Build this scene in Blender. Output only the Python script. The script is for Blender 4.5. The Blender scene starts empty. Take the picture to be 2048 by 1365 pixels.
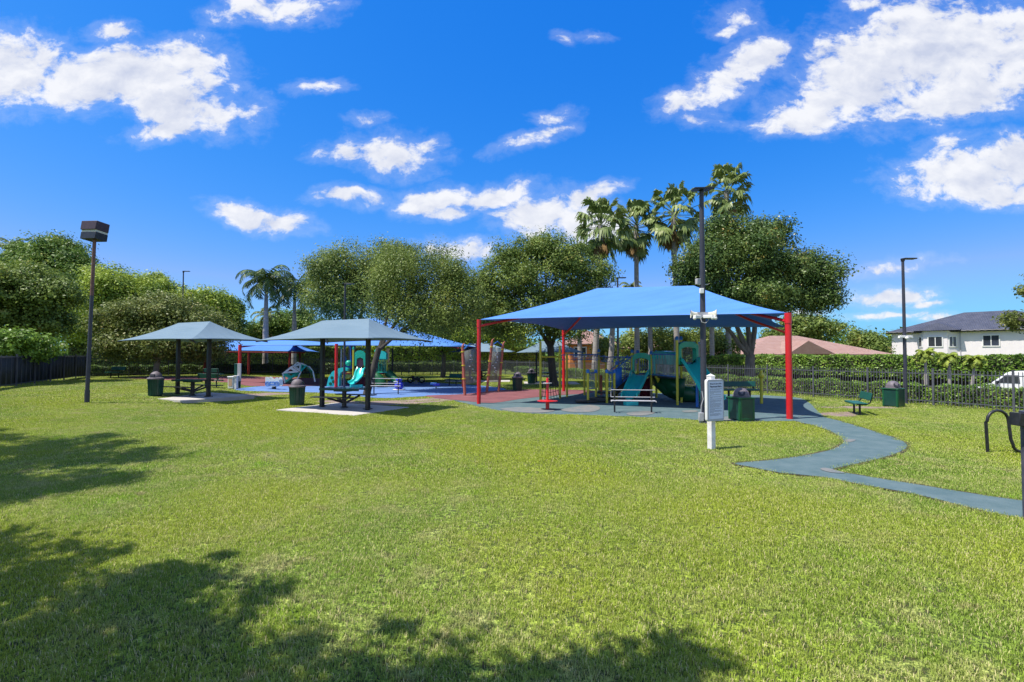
import bpy, math, random
import numpy as np
from mathutils import Vector, Matrix
from mathutils.geometry import delaunay_2d_cdt
PI = math.pi
scene = bpy.context.scene
COL = scene.collection
random.seed(7)

# ------------------------------------------------------------------ camera
EYE, FPX, TILT = 2.16, 960.0, math.radians(1.58)
cam_d = bpy.data.cameras.new('camera')
cam = bpy.data.objects.new('camera', cam_d); COL.objects.link(cam)
cam_d.lens = 36.0 * FPX / 2048.0; cam_d.sensor_width = 36.0
cam_d.clip_start = 0.05; cam_d.clip_end = 6000
cam.location = (0, 0, EYE); cam.rotation_euler = (PI/2 + TILT, 0, 0)
scene.camera = cam
scene.view_settings.view_transform = 'Standard'
scene.view_settings.look = 'None'
scene.view_settings.exposure = 0.75
scene.view_settings.gamma = 1
scene.cycles.use_denoising = True
scene.cycles.max_bounces = 6
scene.cycles.diffuse_bounces = 3
scene.cycles.glossy_bounces = 2
scene.cycles.transmission_bounces = 3
scene.cycles.transparent_max_bounces = 6

def ray(px, py):
    a = (px - 1024.0) / FPX; b = (682.5 - py) / FPX
    return a, math.cos(TILT) - b*math.sin(TILT), math.sin(TILT) + b*math.cos(TILT)
def W(px, py, D):
    """the point seen at photo pixel px, py at distance D"""
    x, y, z = ray(px, py); t = D / y
    return Vector((x*t, D, EYE + z*t))

# ------------------------------------------------------------------ sun and sky
SUN_EL = math.radians(64); SUN_DIR = Vector((-0.92, -0.36, 0)).normalized()
sd = bpy.data.lights.new('sun', 'SUN'); sd.energy = 4.3; sd.angle = math.radians(0.5); sd.color = (1.0, 0.95, 0.86)
so = bpy.data.objects.new('sun', sd); COL.objects.link(so)
sv = Vector((SUN_DIR.x*math.cos(SUN_EL), SUN_DIR.y*math.cos(SUN_EL), math.sin(SUN_EL)))
so.rotation_euler = sv.to_track_quat('Z', 'Y').to_euler(); so.location = (0, 0, 60)

# clouds: direction (photo pixel of their middle), half sizes, tilt in degrees, thickness
CLOUDS = [
 (40,140,110,85,0,1.25),(150,165,120,62,0,1.25),(270,150,140,65,-8,1.3),(370,120,110,48,8,1.2),(400,165,70,60,0,.75),(345,215,110,50,12,1.15),
 (340,262,95,24,-6,1.1),(430,228,60,40,20,.95),(500,232,48,34,0,.62),(228,62,44,20,0,.75),(560,14,110,34,6,.85),(440,32,40,18,0,.5),
 (634,178,52,16,0,.85),(785,308,96,44,6,1.15),(690,304,60,22,0,.85),(850,290,40,16,-12,.8),(698,394,76,20,2,.95),
 (480,425,66,24,14,1.0),(565,445,68,26,4,.95),(870,400,84,32,-4,1.2),(905,424,54,16,-6,.95),(995,388,78,26,-14,1.15),(1090,425,110,46,-10,1.3),
 (1170,390,72,20,-16,1.1),(1170,450,90,44,0,1.1),(925,502,80,26,4,.9),(1060,280,76,18,-18,.8),(1130,80,20,14,20,.75),(1185,78,42,12,4,.62),(1452,70,20,14,0,.7),
 (1880,95,240,115,-10,1.35),(1720,130,150,90,-28,1.2),(1700,190,180,50,-14,1.15),(1620,235,110,36,-6,1.1),(1530,120,70,46,-14,1.05),(1460,160,80,42,-18,1.05),(1380,200,60,28,-16,.75),
 (1410,238,50,20,8,.62),(1480,40,50,26,0,.4),(1740,8,60,18,0,.8),(1900,190,190,60,-10,1.15),(2060,110,140,110,0,1.2),
 (1950,350,160,58,-4,1.3),(2040,320,110,60,-16,1.3),(1840,380,80,30,8,.75),(1905,290,68,26,-10,.62),(1990,385,150,30,0,1.1),
 (1795,590,86,20,-4,1.05),(1855,607,40,9,0,.85),(1780,628,80,9,0,.75),(1610,624,46,10,0,.85),(1790,535,70,12,-8,.45),(1870,634,50,8,0,.6),
 (735,235,34,10,0,.45),(1105,232,40,14,-10,.4),(130,215,60,16,0,.4),(1830,20,80,30,0,1.0)]

w = bpy.data.worlds.new('World'); scene.world = w; w.use_nodes = True
wt = w.node_tree; wn = wt.nodes; wl = wt.links
for n in list(wn): wn.remove(n)
def N(t, **kw):
    n = wn.new(t)
    for k, v in kw.items(): setattr(n, k, v)
    return n
def M_(op, a, b=None, c=None, clamp=False):
    n = N('ShaderNodeMath', operation=op, use_clamp=clamp)
    for i, v in enumerate((a, b, c)):
        if v is None: continue
        if isinstance(v, (int, float)): n.inputs[i].default_value = v
        else: wl.new(v, n.inputs[i])
    return n.outputs[0]
out = N('ShaderNodeOutputWorld'); bg = N('ShaderNodeBackground'); bg.inputs[1].default_value = 0.10
sky = N('ShaderNodeTexSky', sky_type='NISHITA', sun_disc=False)
sky.sun_elevation = SUN_EL; sky.sun_rotation = math.atan2(SUN_DIR.x, SUN_DIR.y)
sky.altitude = 0; sky.air_density = 1.0; sky.dust_density = 0.35; sky.ozone_density = 2.5
# deepen the sky per channel, as the saturated photograph shows it
sr = N('ShaderNodeSeparateColor'); wl.new(sky.outputs[0], sr.inputs[0]); hs = N('ShaderNodeCombineColor')
for k_, (pw, am, cap) in enumerate(((2.5, .0885, 1.5), (.86, .78, 3.9), (.42, 3.0, 6.2))): wl.new(M_('MINIMUM', M_('MULTIPLY', M_('POWER', sr.outputs[k_], pw), am), cap), hs.inputs[k_])
tc = N('ShaderNodeTexCoord'); sx = N('ShaderNodeSeparateXYZ'); wl.new(tc.outputs['Generated'], sx.inputs[0])
yy = M_('MAXIMUM', sx.outputs[1], 0.08)
u = M_('DIVIDE', sx.outputs[0], yy); v = M_('DIVIDE', sx.outputs[2], yy)
cv = N('ShaderNodeCombineXYZ'); wl.new(u, cv.inputs[0]); wl.new(v, cv.inputs[1])
# wispy warp of the direction
nw = N('ShaderNodeTexNoise'); nw.inputs['Scale'].default_value = 9; nw.inputs['Detail'].default_value = 5
wl.new(cv.outputs[0], nw.inputs['Vector'])
vs = N('ShaderNodeVectorMath', operation='SUBTRACT'); wl.new(nw.outputs['Color'], vs.inputs[0]); vs.inputs[1].default_value = (.5, .5, .5)
vm = N('ShaderNodeVectorMath', operation='SCALE'); wl.new(vs.outputs[0], vm.inputs[0]); vm.inputs['Scale'].default_value = 0.055
va = N('ShaderNodeVectorMath', operation='ADD'); wl.new(cv.outputs[0], va.inputs[0]); wl.new(vm.outputs[0], va.inputs[1])
acc = None; accy = None
for (cx, cy, rx, ry, an, st) in CLOUDS:
    d = ray(cx, cy)
    mp = N('ShaderNodeMapping', vector_type='TEXTURE')
    mp.inputs['Location'].default_value = (d[0]/d[1], d[2]/d[1], 0)
    mp.inputs['Rotation'].default_value = (0, 0, math.radians(-an))
    mp.inputs['Scale'].default_value = (rx/FPX*1.15, ry/FPX*1.15, 1)
    wl.new(va.outputs[0], mp.inputs['Vector'])
    ln = N('ShaderNodeVectorMath', operation='LENGTH'); wl.new(mp.outputs[0], ln.inputs[0])
    s2 = M_('MULTIPLY_ADD', M_('POWER', ln.outputs['Value'], 1.6), -st, st)
    acc = s2 if acc is None else M_('MAXIMUM', acc, s2)
def fbm(vec, sc, det, rough=.6):
    n = N('ShaderNodeTexNoise'); n.inputs['Scale'].default_value = sc; n.inputs['Detail'].default_value = det; n.inputs['Roughness'].default_value = rough
    wl.new(vec, n.inputs['Vector']); return n.outputs['Fac']
st = N('ShaderNodeMapping'); st.inputs['Scale'].default_value = (1.0, 1.55, 1); wl.new(va.outputs[0], st.inputs['Vector'])
n1 = fbm(st.outputs[0], 7.5, 12, .62)
off = N('ShaderNodeVectorMath', operation='ADD'); wl.new(st.outputs[0], off.inputs[0]); off.inputs[1].default_value = (-.012, .028, 0)
n2 = fbm(off.outputs[0], 7.5, 8, .55)
dens = M_('ADD', M_('ADD', acc, .06), M_('ADD', M_('MULTIPLY', M_('SUBTRACT', n1, .5), 2.7), M_('MULTIPLY', M_('SUBTRACT', fbm(st.outputs[0], 30, 8, .65), .5), .9)))
mr = N('ShaderNodeMapRange', interpolation_type='SMOOTHSTEP'); wl.new(dens, mr.inputs[0])
mr.inputs[1].default_value = .20; mr.inputs[2].default_value = .95
mr2 = N('ShaderNodeMapRange', interpolation_type='SMOOTHSTEP'); wl.new(dens, mr2.inputs[0]); mr2.inputs[1].default_value = -.55; mr2.inputs[2].default_value = .6; mr2.inputs[4].default_value = .16
alpha = M_('MAXIMUM', mr.outputs[0], mr2.outputs[0])
fr = M_('MULTIPLY_ADD', M_('SUBTRACT', n1, n2), 3.6, .70)
fr = M_('ADD', fr, M_('ADD', M_('MULTIPLY', M_('SUBTRACT', fbm(st.outputs[0], 2.6, 3, .5), .5), 1.5), M_('MULTIPLY', M_('SUBTRACT', dens, .9), -.22)), clamp=True)
cm = N('ShaderNodeMix', data_type='RGBA'); wl.new(fr, cm.inputs[0])
cm.inputs[6].default_value = (3.7, 4.0, 4.9, 1); cm.inputs[7].default_value = (5.7, 5.75, 5.95, 1)
mx = N('ShaderNodeMix', data_type='RGBA'); # unseen broken cloud added overhead and behind the camera to warm the shade
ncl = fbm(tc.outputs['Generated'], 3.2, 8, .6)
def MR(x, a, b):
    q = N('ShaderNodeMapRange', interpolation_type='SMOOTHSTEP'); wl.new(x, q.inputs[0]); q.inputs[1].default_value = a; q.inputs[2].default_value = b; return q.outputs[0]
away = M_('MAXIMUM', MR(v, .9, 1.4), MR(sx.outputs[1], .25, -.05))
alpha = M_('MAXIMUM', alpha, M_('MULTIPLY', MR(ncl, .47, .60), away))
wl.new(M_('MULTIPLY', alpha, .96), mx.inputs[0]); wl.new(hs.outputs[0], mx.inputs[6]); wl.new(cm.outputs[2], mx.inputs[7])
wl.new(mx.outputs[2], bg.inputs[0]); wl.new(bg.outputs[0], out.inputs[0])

# ------------------------------------------------------------------ terrain
def sstep(t):
    t = np.clip(t, 0, 1); return t*t*(3-2*t)
FN = (0.859, 0.512); FP = (18.3, 19.0)      # outward normal of the right fence and a point on it
def terr(x, y):
    x = np.asarray(x, float); y = np.asarray(y, float)
    h = 0.5*sstep((-x-11)/11)*sstep((y-9)/11)
    d = (x-FP[0])*FN[0] + (y-FP[1])*FN[1]
    h = h - 0.65*sstep((d-0.6)/3.0)
    h = h + 0.02*np.sin(x*.9+1)*np.cos(y*.7) * sstep((np.hypot(x, y)-1)/4)*sstep((60-np.hypot(x, y))/20)
    return h
def T(x, y): return float(terr(x, y))
def G(px, py):
    """ground point seen at a photo pixel"""
    x, y, z = ray(px, py); D = 30.0
    if z > -0.012: z = -0.012
    h = 0.0
    for _ in range(12):
        t = (h - EYE)/z; h = .5*h + .5*T(x*t, y*t)
    return Vector((x*t, y*t, T(x*t, y*t)))

# ------------------------------------------------------------------ materials
def mat(name, col, rough=.6, col2=None, scale=6, metal=0, bump=0, bscale=None, spec=.4, coat=0, dirt=0, amt=1.0, stretch=None, trans=0):
    m = bpy.data.materials.new(name); m.use_nodes = True
    nt = m.node_tree; nn = nt.nodes; ll = nt.links; p = nn['Principled BSDF']
    p.inputs['Roughness'].default_value = rough; p.inputs['Metallic'].default_value = metal
    p.inputs['Specular IOR Level'].default_value = spec; p.inputs['Coat Weight'].default_value = coat
    if col2 is None: col2 = tuple(c*.78 for c in col)
    tc = nn.new('ShaderNodeTexCoord'); vec = tc.outputs['Object']
    if stretch:
        mp = nn.new('ShaderNodeMapping'); mp.inputs['Scale'].default_value = stretch; ll.new(vec, mp.inputs[0]); vec = mp.outputs[0]
    nz = nn.new('ShaderNodeTexNoise'); nz.inputs['Scale'].default_value = scale; nz.inputs['Detail'].default_value = 6; nz.inputs['Roughness'].default_value = .65
    ll.new(vec, nz.inputs['Vector'])
    rm = nn.new('ShaderNodeMapRange'); ll.new(nz.outputs['Fac'], rm.inputs[0]); rm.inputs[1].default_value = .35; rm.inputs[2].default_value = .68
    mxx = nn.new('ShaderNodeMix'); mxx.data_type = 'RGBA'; ll.new(rm.outputs[0], mxx.inputs[0])
    mxx.inputs[6].default_value = (*col, 1); mxx.inputs[7].default_value = (*col2, 1)
    ll.new(mxx.outputs[2], p.inputs['Base Color'])
    if bump:
        nb = nn.new('ShaderNodeTexNoise'); nb.inputs['Scale'].default_value = bscale or scale*6; nb.inputs['Detail'].default_value = 4; ll.new(vec, nb.inputs['Vector'])
        b = nn.new('ShaderNodeBump'); b.inputs['Strength'].default_value = bump; b.inputs['Distance'].default_value = .01
        ll.new(nb.outputs['Fac'], b.inputs['Height']); ll.new(b.outputs[0], p.inputs['Normal'])
    if trans:
        tr = nn.new('ShaderNodeBsdfTranslucent'); ll.new(mxx.outputs[2], tr.inputs[0])
        ms = nn.new('ShaderNodeMixShader'); ms.inputs[0].default_value = trans
        ll.new(p.outputs[0], ms.inputs[1]); ll.new(tr.outputs[0], ms.inputs[2]); ll.new(ms.outputs[0], nn['Material Output'].inputs[0])
    return m

def leafmat(name, c1, c2, c3=None, rough=.45, trans=.3, scale=.6):
    m = bpy.data.materials.new(name); m.use_nodes = True
    nt = m.node_tree; nn = nt.nodes; ll = nt.links; p = nn['Principled BSDF']
    p.inputs['Roughness'].default_value = rough; p.inputs['Specular IOR Level'].default_value = .22
    g = nn.new('ShaderNodeNewGeometry'); tc = nn.new('ShaderNodeTexCoord')
    nz = nn.new('ShaderNodeTexNoise'); nz.inputs['Scale'].default_value = scale; nz.inputs['Detail'].default_value = 3; ll.new(tc.outputs['Object'], nz.inputs['Vector'])
    rm = nn.new('ShaderNodeMapRange'); ll.new(nz.outputs['Fac'], rm.inputs[0]); rm.inputs[1].default_value = .38; rm.inputs[2].default_value = .64
    mt = nn.new('ShaderNodeMath'); mt.operation = 'MULTIPLY_ADD'; ll.new(g.outputs['Random Per Island'], mt.inputs[0]); mt.inputs[1].default_value = .36
    m3 = nn.new('ShaderNodeMath'); m3.operation = 'MULTIPLY'; ll.new(rm.outputs[0], m3.inputs[0]); m3.inputs[1].default_value = .60; ll.new(m3.outputs[0], mt.inputs[2])
    cr = nn.new('ShaderNodeValToRGB'); ll.new(mt.outputs[0], cr.inputs[0])
    e = cr.color_ramp.elements; e[0].position = .1; e[0].color = (*c1, 1); e[1].position = .8; e[1].color = (*c2, 1)
    if c3: x = e.new(.95); x.color = (*c3, 1)
    ll.new(cr.outputs[0], p.inputs['Base Color'])
    tr = nn.new('ShaderNodeBsdfTranslucent'); ll.new(cr.outputs[0], tr.inputs[0])
    ms = nn.new('ShaderNodeMixShader'); ms.inputs[0].default_value = trans
    ll.new(p.outputs[0], ms.inputs[1]); ll.new(tr.outputs[0], ms.inputs[2]); ll.new(ms.outputs[0], nn['Material Output'].inputs[0])
    return m

def grassmat(name, soil=0.0):
    """lawn colour by place: yellow-green, lusher patches, dry specks; the same for blades and the sheet below"""
    m = bpy.data.materials.new(name); m.use_nodes = True
    nt = m.node_tree; nn = nt.nodes; ll = nt.links; p = nn['Principled BSDF']
    p.inputs['Roughness'].default_value = .55 if not soil else .9; p.inputs['Specular IOR Level'].default_value = .2
    g = nn.new('ShaderNodeNewGeometry')
    def nz(sc, det, a, b, d=0):
        n = nn.new('ShaderNodeTexNoise'); n.inputs['Scale'].default_value = sc; n.inputs['Detail'].default_value = det; n.inputs['Distortion'].default_value = d; ll.new(g.outputs['Position'], n.inputs['Vector'])
        r = nn.new('ShaderNodeMapRange'); ll.new(n.outputs['Fac'], r.inputs[0]); r.inputs[1].default_value = a; r.inputs[2].default_value = b; return r.outputs[0]
    def mix(f, a, b):
        x = nn.new('ShaderNodeMix'); x.data_type = 'RGBA'
        if isinstance(f, float): x.inputs[0].default_value = f
        else: ll.new(f, x.inputs[0])
        for i, c in ((6, a), (7, b)):
            if isinstance(c, tuple): x.inputs[i].default_value = (*c, 1)
            else: ll.new(c, x.inputs[i])
        return x.outputs[2]
    base = mix(nz(.35, 4, .4, .62), GR1, GR2)
    base = mix(nz(1.7, 5, .52, .72), base, GR3)
    base = mix(nz(.9, 3, .60, .74, .4), base, GR4)
    base = mix(nz(2.6, 6, .60, .72, .8), base, (.36, .34, .14))
    base = mix(nz(.16, 3, .44, .58), base, (.35, .42, .045))
    if soil:
        base = mix(nz(14, 4, .4, .6), base, (.05, .045, .02))
        base = mix(nz(45, 3, .45, .6), base, (.035, .06, .012))
    else:
        gi = nn.new('ShaderNodeMath'); gi.operation = 'GREATER_THAN'; gi.inputs[1].default_value = .9; ll.new(g.outputs['Random Per Island'], gi.inputs[0])
        base = mix(gi.outputs[0], base, (.50, .44, .22))
        hv = nn.new('ShaderNodeHueSaturation'); ll.new(base, hv.inputs['Color'])
        rv = nn.new('ShaderNodeMapRange'); ll.new(g.outputs['Random Per Island'], rv.inputs[0]); rv.inputs[3].default_value = .65; rv.inputs[4].default_value = 1.35
        ll.new(rv.outputs[0], hv.inputs['Value']); base = hv.outputs[0]
    ll.new(base, p.inputs['Base Color'])
    if not soil:
        tr = nn.new('ShaderNodeBsdfTranslucent'); ll.new(base, tr.inputs[0])
        ms = nn.new('ShaderNodeMixShader'); ms.inputs[0].default_value = .35
        ll.new(p.outputs[0], ms.inputs[1]); ll.new(tr.outputs[0], ms.inputs[2]); ll.new(ms.outputs[0], nn['Material Output'].inputs[0])
    return m
GR1 = (.25, .36, .055); GR2 = (.37, .45, .080); GR3 = (.44, .45, .17); GR4 = (.25, .42, .024)

MT = dict(
 navy=mat('navy_paint', (.035,.038,.055), .45, (.05,.05,.07)),
 black=mat('black_paint', (.012,.013,.016), .4, (.03,.03,.035)),
 fence=mat('fence_paint', (.075,.078,.095), .45, (.11,.11,.13), 3),
 screen=mat('fence_screen', (.020,.022,.028), .8, (.045,.05,.06), 1.6, bump=.3, bscale=90),
 red=mat('red_paint', (.62,.012,.02), .35, (.5,.02,.02), 2, coat=.2),
 maroon=mat('maroon_paint', (.22,.015,.012), .4, (.16,.02,.02), 2),
 rust=mat('rust_red_paint', (.42,.13,.09), .5, (.33,.10,.07), 3),
 yellow=mat('olive_yellow_paint', (.62,.52,.04), .4, (.55,.45,.04), 3, coat=.2),
 teal=mat('teal_plastic', (.03,.55,.50), .3, (.025,.47,.43), 1.2, coat=.25),
 tealdk=mat('green_plastic', (.015,.40,.27), .35, (.015,.33,.23), 1.2, coat=.2),
 dkgreen=mat('dark_green_plastic', (.01,.10,.035), .35, (.01,.07,.03), 1.5),
 bluepl=mat('blue_plastic', (.03,.17,.55), .35, (.03,.14,.45), 2),
 blueball=mat('violet_blue_plastic', (.05,.06,.60), .3),
 canbody=mat('green_enamel', (.008,.060,.042), .35, (.008,.042,.034), 5, coat=.2),
 canlid=mat('weathered_grey_plastic', (.17,.145,.17), .6, (.10,.085,.10), 5),
 benchgreen=mat('bench_green', (.012,.105,.080), .45, (.010,.075,.060), 4),
 shade_teal=mat('teal_shade_cloth', (.150,.225,.285), .75, (.120,.190,.245), .5, bump=.15, bscale=60, stretch=(1,6,1), trans=.12),
 shade_blue=mat('blue_shade_cloth', (.085,.255,.68), .7, (.064,.205,.58), .35, bump=.1, bscale=60, stretch=(1,5,1), trans=.16),
 shade_grey=mat('grey_blue_shade_cloth', (.16,.24,.30), .8, (.13,.2,.26), .5, trans=.12),
 white=mat('white_paint', (.80,.79,.77), .5, (.70,.68,.66), 3),
 whiteclean=mat('white_car_paint', (.80,.80,.80), .25, (.78,.78,.78), 1, coat=.5),
 post_w=mat('weathered_white_post', (.78,.76,.74), .6, (.60,.55,.53), 4, bump=.2),
 signgrey=mat('sign_face', (.62,.66,.80), .5, (.55,.60,.74), 2),
 signrim=mat('sign_rim', (.40,.40,.43), .6, (.45,.45,.48), 3),
 ink=mat('ink', (.03,.03,.08), .6),
 cream=mat('cream_plastic', (.60,.58,.48), .5, (.5,.48,.4), 6),
 lightgrey=mat('light_grey_metal', (.42,.42,.44), .45, (.34,.33,.35), 8),
 concrete=mat('concrete', (.48,.45,.42), .85, (.40,.37,.34), 2.2, bump=.3),
 dirt=mat('bare_dirt', (.17,.125,.105), .95, (.27,.20,.17), 2.5, bump=.8, bscale=30),
 asphalt=mat('asphalt', (.07,.07,.075), .9, (.10,.10,.10), 3, bump=.3),
 rteal=mat('teal_rubber', (.060,.108,.118), .9, (.100,.148,.158), 2.3, bump=.8, bscale=60),
 rblue=mat('blue_rubber', (.085,.165,.36), .9, (.11,.20,.41), 1.0, bump=.5, bscale=60),
 rred=mat('red_rubber', (.15,.05,.055), .9, (.21,.075,.08), 1.0, bump=.5, bscale=60),
 rtan=mat('tan_rubber', (.19,.175,.16), .9, (.11,.14,.15), 2.6, bump=.5, bscale=60),
 edge=mat('dug_soil', (.035,.028,.015), .95, (.09,.08,.03), 9, bump=.8),
 bark=mat('grey_bark', (.16,.14,.12), .9, (.07,.06,.05), 7, bump=1, bscale=14, stretch=(1,1,.3)),
 barkdk=mat('dark_bark', (.07,.06,.05), .9, (.035,.03,.025), 7, bump=1, bscale=14, stretch=(1,1,.3)),
 palmbark=mat('pale_palm_bark', (.36,.33,.30), .85, (.24,.21,.19), 3, bump=.6, bscale=9, stretch=(.6,.6,5)),
 thatch=mat('dead_frond_brown', (.26,.16,.06), .9, (.16,.10,.05), 9),
 stucco=mat('off_white_stucco', (.76,.70,.70), .9, (.72,.66,.66), 1.5, bump=.15),
 orange=mat('orange_stucco', (.72,.25,.05), .9, (.62,.21,.05), 1.5),
 peach=mat('peach_stucco', (.58,.38,.26), .9),
 glassdk=mat('window_glass', (.03,.035,.045), .08, (.05,.055,.065), 2, spec=.8),
 tyre=mat('rubber_black', (.02,.02,.02), .8),
 mauve=mat('mauve_panel', (.30,.12,.16), .5),
 lime=mat('lime_plastic', (.45,.55,.12), .5),
 rope=mat('black_rope', (.02,.02,.025), .8),
 darkred=mat('dark_red_panel', (.16,.015,.03), .5),
 whiteplay=mat('white_plastic', (.70,.74,.72), .4, (.6,.66,.64), 3),
 bluewhite=mat('printed_blue_white', (.60,.60,.68), .5, (.10,.14,.35), 14),
)
# see-through climbing panel
_m = bpy.data.materials.new('clear_panel'); _m.use_nodes = True
_p = _m.node_tree.nodes['Principled BSDF']; _p.inputs['Base Color'].default_value = (.35,.36,.33,1); _p.inputs['Roughness'].default_value = .3
_t = _m.node_tree.nodes.new('ShaderNodeBsdfTransparent'); _s = _m.node_tree.nodes.new('ShaderNodeMixShader'); _s.inputs[0].default_value = .45
_t.inputs[0].default_value = (.85,.88,.85,1)
_m.node_tree.links.new(_t.outputs[0], _s.inputs[1]); _m.node_tree.links.new(_p.outputs[0], _s.inputs[2]); _m.node_tree.links.new(_s.outputs[0], _m.node_tree.nodes['Material Output'].inputs[0])
MT['clear'] = _m

def tilemat(name, c1, c2, sc=3.2):
    m = mat(name, c1, .6, c2, 1.2); nt = m.node_tree; nn = nt.nodes; ll = nt.links; p = nn['Principled BSDF']
    tc = nn.new('ShaderNodeTexCoord')
    hs_ = []
    for d, s in (('X', sc*1.0), ('Z', sc*1.9)):
        wv = nn.new('ShaderNodeTexWave'); wv.bands_direction = d; wv.inputs['Scale'].default_value = s*.32; wv.inputs['Distortion'].default_value = .15
        if d == 'Z': wv.wave_profile = 'SAW'
        ll.new(tc.outputs['Object'], wv.inputs['Vector']); hs_.append(wv.outputs['Fac'])
    a = nn.new('ShaderNodeMath'); a.operation = 'ADD'; ll.new(hs_[0], a.inputs[0]); ll.new(hs_[1], a.inputs[1])
    b = nn.new('ShaderNodeBump'); b.inputs['Strength'].default_value = 1; b.inputs['Distance'].default_value = .09; ll.new(a.outputs[0], b.inputs['Height']); ll.new(b.outputs[0], p.inputs['Normal'])
    return m
MT['slate'] = tilemat('slate_blue_roof_tile', (.070,.078,.115), (.115,.122,.165), 6)
MT['salmon'] = tilemat('salmon_roof_tile', (.48,.27,.21), (.56,.36,.29), 8)

LF = dict(
 dark=leafmat('leaf_dark', (0.066,0.131,0.025), (0.189,0.286,0.049), (0.356,0.356,0.071)),
 oak=leafmat('leaf_oak', (0.097,0.144,0.031), (0.253,0.318,0.065), (0.389,0.362,0.094), scale=.5),
 olive=leafmat('leaf_olive', (0.081,0.132,0.026), (0.234,0.304,0.059), (0.360,0.285,0.074), scale=.8),
 bright=leafmat('leaf_bright', (0.123,0.198,0.025), (0.383,0.476,0.062), (0.539,0.516,0.090)),
 warm=leafmat('leaf_warm', (0.074,0.110,0.022), (0.234,0.265,0.066), (0.493,0.415,0.197), scale=1.4),
 ficus=leafmat('leaf_ficus', (0.055,0.103,0.024), (0.147,0.205,0.047), (0.396,0.268,0.050), scale=.7, rough=.35, trans=.2),
 hedge=leafmat('leaf_hedge', (0.078,0.148,0.025), (0.248,0.397,0.057), (0.450,0.516,0.107), scale=1.5, rough=.4),
 hedgedk=leafmat('leaf_hedge_dark', (0.049,0.090,0.022), (0.158,0.238,0.043), (0.293,0.338,0.071), scale=1.5),
 frond=leafmat('palm_frond', (0.078,0.119,0.036), (0.225,0.259,0.081), (0.405,0.378,0.160), scale=1, rough=.4, trans=.2),
royal=leafmat('royal_frond', (0.033,0.064,0.013), (0.093,0.149,0.030), (0.168,0.201,0.059), scale=1, rough=.4, trans=.2),
 fan=leafmat('fan_palm_leaf', (0.097,0.144,0.041), (0.259,0.321,0.096), (0.453,0.456,0.225), scale=1, rough=.4, trans=.25),
 reed=leafmat('pygmy_frond', (0.158,0.219,0.036), (0.450,0.536,0.090), (0.563,0.595,0.143), scale=1),
)

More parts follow.
